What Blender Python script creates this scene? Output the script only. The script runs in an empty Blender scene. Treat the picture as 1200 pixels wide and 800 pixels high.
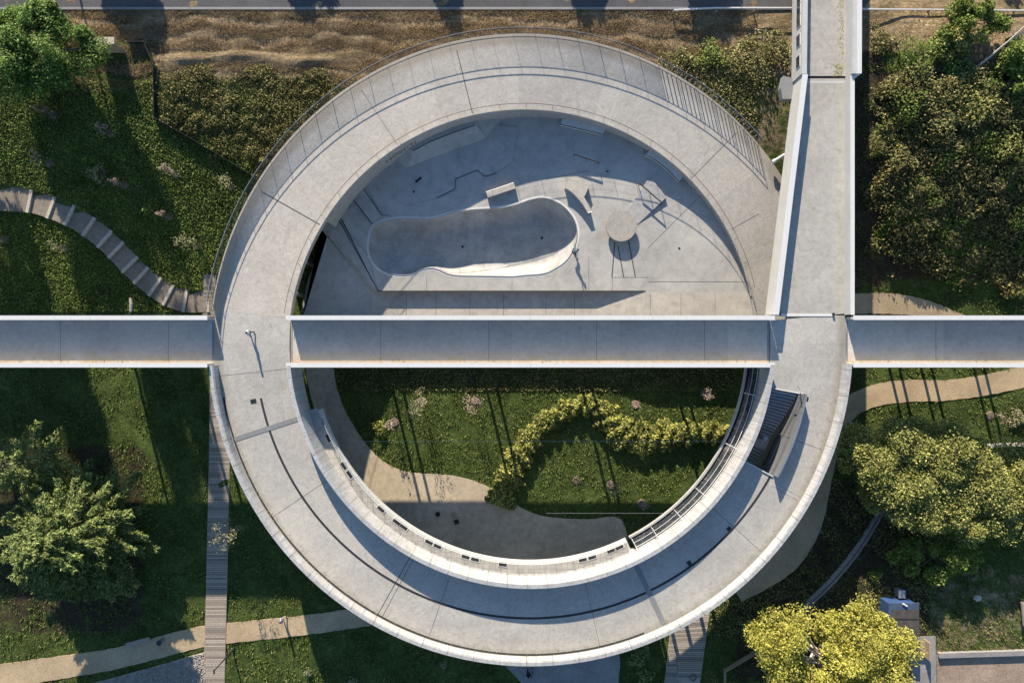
import bpy, bmesh, math, random
import numpy as np
from mathutils import Vector, Matrix
from mathutils.geometry import tessellate_polygon
random.seed(7)
rng = np.random.default_rng(11)
R = math.radians
CX, CY = 1.9, -.2                                      # centre of the ring
scene = bpy.context.scene
col = scene.collection
PI = math.pi

# ------------------------------------------------------------------ camera, sky, sun, exposure
H = 80.0
cam = bpy.data.cameras.new('camera'); co = bpy.data.objects.new('camera', cam); col.objects.link(co)
cam.sensor_width = 36; cam.sensor_fit = 'HORIZONTAL'; cam.lens = 24
cam.clip_start = 1; cam.clip_end = 2000
co.location = (0, 0, H); co.rotation_euler = (0, 0, 0)
scene.camera = co
SUN_EL = R(20.0); SX, SY = 0.235, -0.972
w = bpy.data.worlds.new('World'); scene.world = w; w.use_nodes = True
nt = w.node_tree; nt.nodes.clear()
sky = nt.nodes.new('ShaderNodeTexSky'); sky.sky_type = 'NISHITA'; sky.sun_disc = False
sky.sun_elevation = SUN_EL; sky.sun_rotation = math.atan2(-SX, -SY)
sky.air_density = 1.0; sky.dust_density = 0.2; sky.ozone_density = 2.5
bg = nt.nodes.new('ShaderNodeBackground'); bg.inputs[1].default_value = 0.095
wo = nt.nodes.new('ShaderNodeOutputWorld')
hs = nt.nodes.new('ShaderNodeHueSaturation'); hs.inputs['Saturation'].default_value = 1.05
nt.links.new(sky.outputs[0], hs.inputs['Color']); nt.links.new(hs.outputs[0], bg.inputs[0]); nt.links.new(bg.outputs[0], wo.inputs[0])
sl = bpy.data.lights.new('sun', 'SUN'); sl.energy = 5.0; sl.angle = R(0.5); sl.color = (1.0, 0.87, 0.70)
so = bpy.data.objects.new('sun', sl); col.objects.link(so)
sd = Vector((SX*math.cos(SUN_EL), SY*math.cos(SUN_EL), -math.sin(SUN_EL)))
so.rotation_euler = sd.to_track_quat('-Z', 'Y').to_euler(); so.location = (-20, 60, 60)
vs = scene.view_settings
vs.view_transform = 'Standard'; vs.look = 'None'; vs.gamma = 1; vs.use_curve_mapping = False
vs.exposure = 1.15

def P(px, py, z=0.0):
    f = (H - z)/800.0
    return ((px-600)*f, (400-py)*f)
def P3(px, py, z=0.0):
    x, y = P(px, py, z); return (x, y, z)

# ------------------------------------------------------------------ materials
def newmat(name):
    m = bpy.data.materials.new(name); m.use_nodes = True
    n = m.node_tree; b = n.nodes['Principled BSDF']
    return m, n, b
def node(n, t, **k):
    x = n.nodes.new(t)
    for a, v in k.items(): setattr(x, a, v)
    return x
def noise(n, vec, scale, detail=4, rough=.6, dist=0.0):
    x = node(n, 'ShaderNodeTexNoise'); x.inputs['Scale'].default_value = scale
    x.inputs['Detail'].default_value = detail; x.inputs['Roughness'].default_value = rough
    x.inputs['Distortion'].default_value = dist
    n.links.new(vec, x.inputs['Vector']); return x.outputs[0]
def ramp(n, fac, stops):
    x = node(n, 'ShaderNodeValToRGB'); el = x.color_ramp.elements
    while len(el) < len(stops): el.new(.5)
    for e, (p, c) in zip(el, stops):
        e.position = p; e.color = (*c, 1)
    n.links.new(fac, x.inputs[0]); return x.outputs[0]
def mixc(n, fac, a, b, blend='MIX'):
    x = node(n, 'ShaderNodeMix', data_type='RGBA', blend_type=blend)
    for s, v in ((0, fac), (6, a), (7, b)):
        if hasattr(v, 'links'): n.links.new(v, x.inputs[s])
        elif s == 0: x.inputs[0].default_value = v
        else: x.inputs[s].default_value = (*v, 1)
    return x.outputs[2]
def bump(n, b, h, strength=.3, dist=.05):
    x = node(n, 'ShaderNodeBump'); x.inputs['Strength'].default_value = strength; x.inputs['Distance'].default_value = dist
    n.links.new(h, x.inputs['Height']); n.links.new(x.outputs[0], b.inputs['Normal'])
def pos(n): return node(n, 'ShaderNodeNewGeometry').outputs['Position']
def k(c, f): return tuple(min(1, v*f) for v in c)

def concrete(name, base, var=.22, big=.12, fine=2.2, bumpk=.25, rough=.85, swirl=False, stain=None, dirt=.35, edge=None, joints=None):
    m, n, b = newmat(name); p = pos(n)
    a = noise(n, p, big, 5, .65, .6); c = noise(n, p, fine, 8, .7, 1.2 if swirl else .3); d = noise(n, p, 11, 3, .6)
    c1 = ramp(n, a, [(.3, k(base, 1-var)), (.7, k(base, 1+var*.6))])
    c2 = ramp(n, c, [(.28, (1-var*1.3,)*3), (.5, (1, 1, 1)), (.72, (1+var*.8,)*3)])
    o = mixc(n, 1, c1, c2, 'MULTIPLY')
    c3 = ramp(n, d, [(.3, (1-var*1.1,)*3), (.7, (1+var*.7,)*3)])
    o = mixc(n, 1, o, c3, 'MULTIPLY')
    # spots and scuffs
    v = noise(n, p, 1.1, 9, .75, 2.5)
    sp = ramp(n, v, [(.60, (0, 0, 0)), (.72, (dirt,)*3)])
    o = mixc(n, sp, o, k(base, .45))
    if swirl:
        nz2 = noise(n, p, .55, 9, .72, 5.0)
        s2 = ramp(n, nz2, [(.36, (.88,)*3), (.5, (1,)*3), (.62, (1.10,)*3)])
        o = mixc(n, 1, o, s2, 'MULTIPLY')
    if stain: # leaf and water stain collecting along one side: (y0, y1, colour)
        y0, y1, sc = stain
        sx = node(n, 'ShaderNodeSeparateXYZ'); n.links.new(p, sx.inputs[0])
        mr = node(n, 'ShaderNodeMapRange'); mr.inputs[1].default_value = y0; mr.inputs[2].default_value = y1
        n.links.new(sx.outputs[1], mr.inputs[0])
        q = node(n, 'ShaderNodeMath', operation='MULTIPLY'); n.links.new(mr.outputs[0], q.inputs[0])
        nn = ramp(n, noise(n, p, .8, 6, .7), [(.35, (.2,)*3), (.65, (1,)*3)])
        n.links.new(nn, q.inputs[1])
        o = mixc(n, q.outputs[0], o, sc)
    # long thin scuffs and trickle marks
    tv = noise(n, p, .7, 2, .5, 7.0)
    tm = ramp(n, tv, [(.475, (0, 0, 0)), (.49, (.38*dirt,)*3), (.505, (0, 0, 0))])
    o = mixc(n, tm, o, k(base, .4))
    if edge:                                             # grime washed against the edges of the ring deck
        q = node(n, 'ShaderNodeVectorMath', operation='SUBTRACT'); n.links.new(p, q.inputs[0]); q.inputs[1].default_value = (CX, CY, 0)
        q2 = node(n, 'ShaderNodeVectorMath', operation='MULTIPLY'); n.links.new(q.outputs[0], q2.inputs[0]); q2.inputs[1].default_value = (1, 1, 0)
        ln = node(n, 'ShaderNodeVectorMath', operation='LENGTH'); n.links.new(q2.outputs[0], ln.inputs[0])
        st_ = node(n, 'ShaderNodeMapRange'); st_.inputs[1].default_value = 24.9; st_.inputs[2].default_value = 33.4
        n.links.new(ln.outputs[1], st_.inputs[0])
        ad = node(n, 'ShaderNodeMath', operation='MULTIPLY_ADD'); n.links.new(noise(n, p, 1.3, 6, .7, .8), ad.inputs[0]); ad.inputs[1].default_value = .12
        n.links.new(st_.outputs[0], ad.inputs[2])
        em = ramp(n, ad.outputs[0], [(.05, (.42,)*3), (.13, (0, 0, 0)), (.92, (0, 0, 0)), (1.0, (.5,)*3)])
        o = mixc(n, em, o, edge)
    if edge or stain:                                    # each pour sets to a slightly different tone
        sx0 = node(n, 'ShaderNodeSeparateXYZ'); n.links.new(p, sx0.inputs[0])
        if edge:
            dx0 = node(n, 'ShaderNodeMath', operation='SUBTRACT'); n.links.new(sx0.outputs[0], dx0.inputs[0]); dx0.inputs[1].default_value = CX
            dy0 = node(n, 'ShaderNodeMath', operation='SUBTRACT'); n.links.new(sx0.outputs[1], dy0.inputs[0]); dy0.inputs[1].default_value = CY
            u0 = node(n, 'ShaderNodeMath', operation='ARCTAN2'); n.links.new(dy0.outputs[0], u0.inputs[0]); n.links.new(dx0.outputs[0], u0.inputs[1]); src, kk0 = u0.outputs[0], 3.1
        else: src, kk0 = sx0.outputs[0], .0877
        m0 = node(n, 'ShaderNodeMath', operation='MULTIPLY'); n.links.new(src, m0.inputs[0]); m0.inputs[1].default_value = kk0
        f0 = node(n, 'ShaderNodeMath', operation='FLOOR'); n.links.new(m0.outputs[0], f0.inputs[0])
        wn = node(n, 'ShaderNodeTexWhiteNoise', noise_dimensions='1D'); n.links.new(f0.outputs[0], wn.inputs['W'])
        o = mixc(n, 1, o, ramp(n, wn.outputs[0], [(0, (.90, .90, .91)), (1, (1.05, 1.04, 1.02))]), 'MULTIPLY')
    if joints == 'ring':
        sx = node(n, 'ShaderNodeSeparateXYZ'); n.links.new(p, sx.inputs[0])
        dx = node(n, 'ShaderNodeMath', operation='SUBTRACT'); n.links.new(sx.outputs[0], dx.inputs[0]); dx.inputs[1].default_value = CX
        dy = node(n, 'ShaderNodeMath', operation='SUBTRACT'); n.links.new(sx.outputs[1], dy.inputs[0]); dy.inputs[1].default_value = CY
        at = node(n, 'ShaderNodeMath', operation='ARCTAN2'); n.links.new(dy.outputs[0], at.inputs[0]); n.links.new(dx.outputs[0], at.inputs[1])
        u = node(n, 'ShaderNodeMath', operation='MULTIPLY'); n.links.new(at.outputs[0], u.inputs[0]); u.inputs[1].default_value = 12.0; jw = .018
    if joints == 'x':
        sx = node(n, 'ShaderNodeSeparateXYZ'); n.links.new(p, sx.inputs[0])
        u = node(n, 'ShaderNodeMath', operation='MULTIPLY'); n.links.new(sx.outputs[0], u.inputs[0]); u.inputs[1].default_value = .23; jw = .012
    if joints:
        fr = node(n, 'ShaderNodeMath', operation='FRACT'); n.links.new(u.outputs[0], fr.inputs[0])
        lt = node(n, 'ShaderNodeMath', operation='LESS_THAN'); n.links.new(fr.outputs[0], lt.inputs[0]); lt.inputs[1].default_value = jw
        o = mixc(n, lt.outputs[0], o, k(base, .25))
        w1 = node(n, 'ShaderNodeMapping'); w1.inputs['Scale'].default_value = (3, 3, .25); n.links.new(p, w1.inputs[0])
        o = mixc(n, 1, o, ramp(n, noise(n, w1.outputs[0], 1.0, 5, .7), [(.35, (.78, .76, .72)), (.6, (1.04,)*3)]), 'MULTIPLY')
    n.links.new(o, b.inputs['Base Color']); b.inputs['Roughness'].default_value = rough
    b.inputs['Specular IOR Level'].default_value = .3
    bump(n, b, c, bumpk, .02)
    return m
def plain(name, c, rough=.5, metal=0, var=.12, scale=3, spec=.5):
    m, n, b = newmat(name); p = pos(n)
    o = ramp(n, noise(n, p, scale, 5, .65), [(.3, k(c, 1-var)), (.7, k(c, 1+var))])
    n.links.new(o, b.inputs['Base Color']); b.inputs['Roughness'].default_value = rough; b.inputs['Metallic'].default_value = metal
    b.inputs['Specular IOR Level'].default_value = spec
    return m
def glass(name, c=(.03, .045, .06)):
    m, n, b = newmat(name); b.inputs['Base Color'].default_value = (*c, 1); b.inputs['Roughness'].default_value = .05
    b.inputs['Specular IOR Level'].default_value = .8
    return m
def leafmat(name, c1, c2, c3=None, trans=.3):
    m, n, b = newmat(name)
    g = node(n, 'ShaderNodeNewGeometry'); ri = g.outputs['Random Per Island']
    o = ramp(n, ri, [(.0, c1), (.6, c2), (1, c3 or c2)])
    v = ramp(n, noise(n, g.outputs['Position'], .45, 3), [(.35, (.72,)*3), (.65, (1.2,)*3)])
    o = mixc(n, 1, o, v, 'MULTIPLY')
    n.links.new(o, b.inputs['Base Color']); b.inputs['Roughness'].default_value = .6; b.inputs['Specular IOR Level'].default_value = .25
    t = node(n, 'ShaderNodeBsdfTranslucent'); n.links.new(o, t.inputs[0])
    mx = node(n, 'ShaderNodeMixShader'); mx.inputs[0].default_value = trans
    out = n.nodes['Material Output']
    n.links.new(b.outputs[0], mx.inputs[1]); n.links.new(t.outputs[0], mx.inputs[2]); n.links.new(mx.outputs[0], out.inputs[0])
    return m
def groundmat():
    m, n, b = newmat('meadow'); p = pos(n)
    at = node(n, 'ShaderNodeVertexColor', layer_name='zone')
    sp = node(n, 'ShaderNodeSeparateColor'); n.links.new(at.outputs[0], sp.inputs[0])
    f = noise(n, p, 2.6, 9, .75, .5); g = noise(n, p, .35, 5, .6)
    gr = ramp(n, f, [(.3, (.020, .034, .009)), (.5, (.056, .084, .021)), (.68, (.12, .14, .042))])
    g2 = ramp(n, g, [(.3, (.7,)*3), (.7, (1.25,)*3)])
    gr = mixc(n, 1, gr, g2, 'MULTIPLY')
    dr = ramp(n, f, [(.3, (.11, .08, .05)), (.5, (.25, .185, .115)), (.7, (.38, .29, .18))])
    mp_ = node(n, 'ShaderNodeMapping'); mp_.inputs['Scale'].default_value = (.22, 1.6, 1); n.links.new(p, mp_.inputs[0])
    dr = mixc(n, 1, dr, g2, 'MULTIPLY')
    dr = mixc(n, 1, dr, ramp(n, noise(n, mp_.outputs[0], .9, 7, .7, 1.0), [(.35, (.55, .58, .5)), (.62, (1.2,)*3)]), 'MULTIPLY')
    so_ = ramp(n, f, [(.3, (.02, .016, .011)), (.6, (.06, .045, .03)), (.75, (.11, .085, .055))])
    # irregular zone edges
    ad = node(n, 'ShaderNodeMath', operation='ADD'); n.links.new(sp.outputs[0], ad.inputs[0])
    nz = node(n, 'ShaderNodeMapRange'); nz.inputs[3].default_value = -.45; nz.inputs[4].default_value = .45
    nz.inputs[1].default_value = .25; nz.inputs[2].default_value = .75
    n.links.new(noise(n, p, .6, 7, .7, .6), nz.inputs[0]); n.links.new(nz.outputs[0], ad.inputs[1])
    fz = ramp(n, ad.outputs[0], [(.35, (0,)*3), (.65, (1,)*3)])
    o = mixc(n, fz, gr, dr)
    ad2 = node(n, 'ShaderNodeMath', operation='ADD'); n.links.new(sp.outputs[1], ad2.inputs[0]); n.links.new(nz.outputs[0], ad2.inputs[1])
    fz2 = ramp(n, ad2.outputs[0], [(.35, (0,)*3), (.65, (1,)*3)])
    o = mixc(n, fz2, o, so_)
    n.links.new(o, b.inputs['Base Color']); b.inputs['Roughness'].default_value = .95; b.inputs['Specular IOR Level'].default_value = .1
    bump(n, b, f, .8, .25)
    return m
def planks(name, base):
    m, n, b = newmat(name); p = pos(n)
    ri = node(n, 'ShaderNodeNewGeometry').outputs['Random Per Island']
    o = ramp(n, ri, [(0, k(base, .62)), (.5, base), (1, k(base, 1.3))])
    q = ramp(n, noise(n, p, 5, 5), [(.3, (.8,)*3), (.7, (1.15,)*3)])
    n.links.new(mixc(n, 1, o, q, 'MULTIPLY'), b.inputs['Base Color']); b.inputs['Roughness'].default_value = .8
    return m

M = {}
M['ground'] = groundmat()
M['ring'] = concrete('ring_concrete', (.42, .405, .37), .13, .16, 1.6, .2, swirl=True, dirt=.35, edge=(.17, .155, .13))
M['rampc'] = concrete('ramp_concrete', (.405, .385, .35), .13, .16, 1.8, .2, swirl=True, dirt=.35, edge=(.20, .17, .13))
M['bridge'] = concrete('bridge_deck_concrete', (.52, .485, .43), .14, .22, 1.8, .25, stain=(-.6, -2.4, (.46, .35, .23)), dirt=.4)
M['bridge_n'] = concrete('span_deck_concrete', (.40, .385, .35), .17, .2, 1.8, .2)
M['skate'] = concrete('skate_concrete', (.385, .375, .35), .17, .18, .9, .06, rough=.55, dirt=.5)
M['skate2'] = concrete('plaza_concrete', (.42, .39, .34), .18, .2, 1.3, .1, rough=.75)
M['bowl'] = concrete('bowl_concrete', (.36, .355, .34), .24, .2, .8, .05, rough=.5, dirt=.6)
M['white'] = concrete('white_coated_wall', (.47, .465, .45), .07, .2, 1.5, .06, rough=.6, dirt=.10)
M['wring'] = concrete('white_ring_parapet', (.42, .425, .43), .10, .2, 1.5, .06, rough=.6, dirt=.2, joints='ring')
M['wline'] = concrete('white_bridge_wall', (.44, .445, .45), .10, .2, 1.5, .06, rough=.6, dirt=.2, joints='x')
M['pale'] = concrete('pale_cast_concrete', (.60, .585, .55), .1, .2, 1.5, .08, dirt=.3)
M['wallc'] = concrete('wall_concrete', (.36, .36, .35), .16, .3, 1.6, .15)
M['garden'] = concrete('terrace_paving', (.46, .385, .28), .22, .13, 1.5, .2, dirt=.4)
M['path'] = concrete('stabilised_path', (.42, .325, .205), .26, .2, 6, .5, rough=.95)
M['asphalt'] = concrete('asphalt', (.085, .085, .09), .25, .2, 4, .3)
M['greypath'] = concrete('grey_paving', (.27, .26, .25), .22, .2, 3, .3)
M['park'] = concrete('gravel_pad', (.32, .245, .185), .30, .3, 4.5, .5, dirt=.6)
M['plank'] = planks('deck_planks', (.32, .275, .225))
M['timber'] = plain('timber', (.30, .235, .165), .8)
M['sleeper'] = plain('sleeper_wood', (.42, .37, .31), .8, var=.25)
M['steel'] = plain('galvanised_steel', (.42, .43, .44), .4, .7)
M['dark'] = plain('dark_steel', (.03, .032, .036), .5, .3)
M['black'] = plain('black_rubber', (.012, .012, .013), .6)
M['rust'] = plain('brown_steel', (.22, .13, .07), .6, .4)
M['joint'] = plain('joint_strip', (.20, .205, .21), .6)
M['jointd'] = plain('drain_slot', (.02, .022, .026), .7)
M['stair'] = plain('stair_stone', (.30, .31, .32), .7)
M['glass'] = glass('dark_glass')
M['whitesteel'] = plain('white_steel', (.60, .60, .59), .4, var=.05)
M['bark'] = plain('bark', (.10, .078, .055), .9, var=.35, scale=6)
M['paleb'] = plain('pale_bark', (.42, .38, .33), .8, var=.25, scale=6)
M['mulch'] = plain('mulch_ring', (.15, .11, .09), .95, var=.4, scale=7)
M['skin'] = plain('skin', (.45, .28, .2), .6)
M['blue'] = plain('blue_roof', (.05, .075, .13), .6, var=.3)
M['bluep'] = plain('blue_panel', (.03, .07, .17), .5)
M['gravel'] = plain('pale_gravel', (.36, .33, .29), .9, var=.5, scale=9)
M['stairwall'] = plain('stair_wall', (.13, .135, .14), .7)
M['tread'] = concrete('earth_tread', (.23, .195, .155), .25, .3, 3.5, .4, rough=.95)
M['felt'] = plain('roof_felt', (.06, .055, .05), .9, var=.4, scale=2)
def cloth(name, c): 
    M[name] = plain(name, c, .85, var=.15, scale=8); return M[name]
def tiles():
    m, n, b = newmat('pale_tiles'); p = pos(n)
    br = node(n, 'ShaderNodeTexBrick'); br.offset = 0
    br.inputs['Color1'].default_value = (.47, .45, .41, 1); br.inputs['Color2'].default_value = (.43, .41, .37, 1)
    br.inputs['Mortar'].default_value = (.33, .30, .26, 1); br.inputs['Scale'].default_value = 1
    br.inputs['Mortar Size'].default_value = .03; br.inputs['Brick Width'].default_value = .6; br.inputs['Row Height'].default_value = .6
    n.links.new(p, br.inputs[0])
    q = ramp(n, noise(n, p, 1.3, 6), [(.3, (.85,)*3), (.7, (1.1,)*3)])
    n.links.new(mixc(n, 1, br.outputs[0], q, 'MULTIPLY'), b.inputs['Base Color']); b.inputs['Roughness'].default_value = .7
    return m
M['tile'] = tiles()
L = {}
L['grass'] = leafmat('grass_blades', (.045, .075, .016), (.13, .175, .042), (.30, .31, .10), .25)
L['dry'] = leafmat('dry_blades', (.19, .14, .08), (.40, .30, .175), (.56, .44, .27), .25)
L['weed'] = leafmat('weed_leaves', (.06, .075, .02), (.20, .20, .065), (.42, .36, .15), .25)
L['bramble'] = leafmat('bramble_leaves', (.035, .045, .015), (.15, .145, .05), (.44, .38, .14), .25)
L['fresh'] = leafmat('fresh_leaves', (.07, .12, .022), (.17, .24, .045), (.34, .38, .10), .35)
L['conifer'] = leafmat('needle_sprays', (.06, .10, .028), (.21, .28, .085), (.44, .47, .17), .2)
L['green'] = leafmat('broad_green', (.06, .12, .022), (.17, .28, .06), (.36, .46, .14), .35)
L['olive'] = leafmat('olive_crown', (.10, .125, .03), (.30, .32, .085), (.54, .50, .17), .3)
L['yellow'] = leafmat('yellow_crown', (.19, .20, .03), (.44, .42, .08), (.62, .56, .15), .35)
L['hedge'] = leafmat('hedge_leaves', (.05, .075, .018), (.24, .26, .06), (.55, .50, .13), .3)
L['pale'] = leafmat('pale_leaves', (.13, .15, .07), (.25, .25, .13), (.42, .38, .24), .3)
L['pink'] = leafmat('pink_leaves', (.16, .12, .095), (.36, .27, .225), (.55, .43, .37), .3)

# ------------------------------------------------------------------ builders
def setp(o, label=None, cat=None, group=None, kind=None):
    if label: o['label'] = label
    if cat: o['category'] = cat
    if group: o['group'] = group
    if kind: o['kind'] = kind
    return o
def thing(name, label, cat, loc=(0, 0, 0), group=None):
    o = bpy.data.objects.new(name, None); o.empty_display_size = .3; col.objects.link(o); o.location = loc
    return setp(o, label, cat, group)
def wloc(o):
    v = Vector((0, 0, 0))
    while o is not None:
        v += o.location; o = o.parent
    return v
def link(name, me, mat, parent=None):
    o = bpy.data.objects.new(name, me); col.objects.link(o)
    if mat is not None and not me.materials: me.materials.append(mat)
    if parent is not None:
        me.transform(Matrix.Translation(-wloc(parent))); o.parent = parent
    return o
class MB:
    def __init__(s): s.v = []; s.f = []
    def add(s, vs, fs):
        b = len(s.v); s.v += [tuple(x) for x in vs]; s.f += [tuple(i+b for i in f) for f in fs]; return s
    def box(s, c, d, rot=0, tilt=None):
        hx, hy, hz = d[0]/2, d[1]/2, d[2]/2; ca, sa = math.cos(rot), math.sin(rot); vs = []
        for x, y, z in ((-hx,-hy,-hz),(hx,-hy,-hz),(hx,hy,-hz),(-hx,hy,-hz),(-hx,-hy,hz),(hx,-hy,hz),(hx,hy,hz),(-hx,hy,hz)):
            vs.append((c[0]+x*ca-y*sa, c[1]+x*sa+y*ca, c[2]+z))
        return s.add(vs, [(0,3,2,1),(4,5,6,7),(0,1,5,4),(1,2,6,5),(2,3,7,6),(3,0,4,7)])
    def prism(s, poly, zb, zt):
        n = len(poly)
        A = sum(poly[i][0]*poly[(i+1)%n][1]-poly[(i+1)%n][0]*poly[i][1] for i in range(n))
        zb = [zb]*n if not hasattr(zb, '__len__') else list(zb); zt = [zt]*n if not hasattr(zt, '__len__') else list(zt)
        if A < 0: poly = poly[::-1]; zb = zb[::-1]; zt = zt[::-1]
        vs = [(p[0], p[1], z) for p, z in zip(poly, zb)] + [(p[0], p[1], z) for p, z in zip(poly, zt)]
        tr = tessellate_polygon([[Vector((p[0], p[1], 0)) for p in poly]])
        fs = []
        for t in tr:
            a, b_, c = [Vector((poly[i][0], poly[i][1])) for i in t]
            t = tuple(t)
            if (b_-a).cross(c-a) < 0: t = t[::-1]
            fs.append(tuple(i+n for i in t)); fs.append(t[::-1])
        fs += [(i, (i+1) % n, (i+1) % n+n, i+n) for i in range(n)]
        return s.add(vs, fs)
    def tube(s, pts, r, n=6, close=False):
        pts = [Vector(p) for p in pts]; m = len(pts); vs = []; fs = []
        rr = r if hasattr(r, '__len__') else [r]*m
        for i, p in enumerate(pts):
            a = pts[(i-1) % m] if (close or i > 0) else p; b = pts[(i+1) % m] if (close or i < m-1) else p
            t = (b-a).normalized() if (b-a).length > 1e-9 else Vector((0, 0, 1))
            u = t.cross(Vector((0, 0, 1)))
            if u.length < 1e-3: u = t.cross(Vector((1, 0, 0)))
            u.normalize(); v = t.cross(u)
            for j in range(n):
                g = 2*PI*j/n; vs.append(p+(u*math.cos(g)+v*math.sin(g))*rr[i])
        for i in range(m if close else m-1):
            for j in range(n):
                a = i*n+j; b = i*n+(j+1) % n; i2 = (i+1) % m
                fs.append((a, b, i2*n+(j+1) % n, i2*n+j))
        if not close: fs += [tuple(range(n))[::-1], tuple((m-1)*n+j for j in range(n))]
        return s.add(vs, fs)
    def arc(s, r0, r1, a0, a1, zb, zt, step=1.0, caps=True):
        n = max(1, int(math.ceil(abs(a1-a0)/step))); vs = []; fs = []
        fz = lambda z, a: z(a) if callable(z) else z
        for i in range(n+1):
            a = a0+(a1-a0)*i/n; c, q = math.cos(R(a)), math.sin(R(a))
            ra, rb = fz(r0, a), fz(r1, a); b, t = fz(zb, a), fz(zt, a)
            vs += [(CX+ra*c, CY+ra*q, b), (CX+rb*c, CY+rb*q, b), (CX+rb*c, CY+rb*q, t), (CX+ra*c, CY+ra*q, t)]
        for i in range(n):
            o = i*4; p = o+4
            fs += [(o+3, o+2, p+2, p+3), (o, p, p+1, o+1), (o+1, p+1, p+2, o+2), (o, o+3, p+3, p)]
        if caps: fs += [(0, 1, 2, 3), (n*4+3, n*4+2, n*4+1, n*4)]
        return s.add(vs, fs)
    def cyl(s, c, r, z0, z1, n=32, r1=None):
        r1 = r if r1 is None else r1
        vs = [(c[0]+r*math.cos(2*PI*i/n), c[1]+r*math.sin(2*PI*i/n), z0) for i in range(n)]
        vs += [(c[0]+r1*math.cos(2*PI*i/n), c[1]+r1*math.sin(2*PI*i/n), z1) for i in range(n)]
        return s.add(vs, [(i, (i+1) % n, (i+1) % n+n, i+n) for i in range(n)]+[tuple(range(n))[::-1], tuple(range(n, 2*n))])
    def ball(s, c, r, sc=(1, 1, 1), n=8):
        vs = [(c[0], c[1], c[2]+r*sc[2])]; fs = []; rows = n//2
        for i in range(1, rows):
            p = PI*i/rows
            for j in range(n):
                q = 2*PI*j/n; vs.append((c[0]+r*sc[0]*math.sin(p)*math.cos(q), c[1]+r*sc[1]*math.sin(p)*math.sin(q), c[2]+r*sc[2]*math.cos(p)))
        vs.append((c[0], c[1], c[2]-r*sc[2])); e = len(vs)-1
        for j in range(n):
            fs.append((0, 1+j, 1+(j+1) % n))
            for i in range(rows-2): fs.append((1+i*n+j, 1+(i+1)*n+j, 1+(i+1)*n+(j+1) % n, 1+i*n+(j+1) % n))
            fs.append((1+(rows-2)*n+j, e, 1+(rows-2)*n+(j+1) % n))
        return s.add(vs, fs)
    def mesh(s, name='m'):
        me = bpy.data.meshes.new(name); me.from_pydata(s.v, [], s.f)
        bm = bmesh.new(); bm.from_mesh(me); bmesh.ops.recalc_face_normals(bm, faces=bm.faces); bm.to_mesh(me); bm.free()
        me.update(); return me
    def build(s, name, mat, parent=None, smooth=False, bevel=0):
        me = s.mesh(name)
        if bevel:
            bm = bmesh.new(); bm.from_mesh(me)
            bmesh.ops.bevel(bm, geom=[e for e in bm.edges if e.calc_face_angle(0) > .6], offset=bevel, segments=2, affect='EDGES', clamp_overlap=True)
            bm.to_mesh(me); bm.free()
        if smooth:
            for p in me.polygons: p.use_smooth = True
        return link(name, me, mat, parent)
def npmesh(name, V, F, mat, parent=None, smooth=False):
    V = np.asarray(V, dtype=np.float32); F = np.asarray(F, dtype=np.int32); kk = F.shape[1]
    me = bpy.data.meshes.new(name)
    me.vertices.add(len(V)); me.vertices.foreach_set('co', V.ravel())
    me.loops.add(F.size); me.loops.foreach_set('vertex_index', F.ravel())
    me.polygons.add(len(F)); me.polygons.foreach_set('loop_start', np.arange(0, F.size, kk, dtype=np.int32))
    if smooth: me.polygons.foreach_set('use_smooth', np.ones(len(F), bool))
    me.update(calc_edges=True); me.validate()
    return link(name, me, mat, parent)
def leaf_arrays(p, size, aspect=.55, axis=None, spread=1.0, upb=.5):
    N = len(p); nrm = rng.normal(size=(N, 3)); nrm[:, 2] = np.abs(nrm[:, 2])+upb
    nrm += np.array([-.22, .88, .42])*(0.0 if upb > 3 else .75)          # normals tilted sunward to brighten the foliage
    nrm /= np.linalg.norm(nrm, axis=1)[:, None]
    t = rng.normal(size=(N, 3))*spread
    if axis is not None: t += axis
    t -= nrm*np.sum(t*nrm, axis=1)[:, None]; t /= np.linalg.norm(t, axis=1)[:, None]+1e-9
    b = np.cross(nrm, t); s = (size*rng.uniform(.6, 1.35, N))[:, None]
    fold = nrm*s*.12
    V = np.stack([p-t*s*.5, p+b*s*aspect*.5+fold, p+t*s*.5, p-b*s*aspect*.5+fold], axis=1).reshape(-1, 3)
    return V, np.arange(4*N).reshape(-1, 4)
def leaves(name, p, size, mat, parent=None, **kw):
    V, F = leaf_arrays(np.asarray(p, float), size, **kw); return npmesh(name, V, F, mat, parent)
def copytree(o, parent=None):
    c = o.copy(); col.objects.link(c); c.parent = parent
    for ch in list(o.children): copytree(ch, c)
    return c
def catmull(pts, n=8, close=False):
    pts = [np.array(p, float) for p in pts]; out = []; m = len(pts)
    for i in range(m if close else m-1):
        if close: p0, p1, p2, p3 = (pts[(i+d) % m] for d in (-1, 0, 1, 2))
        else: p0, p1, p2, p3 = pts[max(i-1, 0)], pts[i], pts[i+1], pts[min(i+2, m-1)]
        for j in range(n):
            t = j/n; out.append(.5*((2*p1)+(-p0+p2)*t+(2*p0-5*p1+4*p2-p3)*t*t+(-p0+3*p1-3*p2+p3)*t**3))
    if not close: out.append(pts[-1])
    return out
def resample(pts, n, close=False):
    A = np.array(list(pts)+([pts[0]] if close else [])); d = np.r_[0, np.cumsum(np.linalg.norm(np.diff(A, axis=0), axis=1))]
    u = np.linspace(0, d[-1], n+1)[:-1] if close else np.linspace(0, d[-1], n)
    return np.stack([np.interp(u, d, A[:, i]) for i in range(A.shape[1])], 1)
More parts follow.
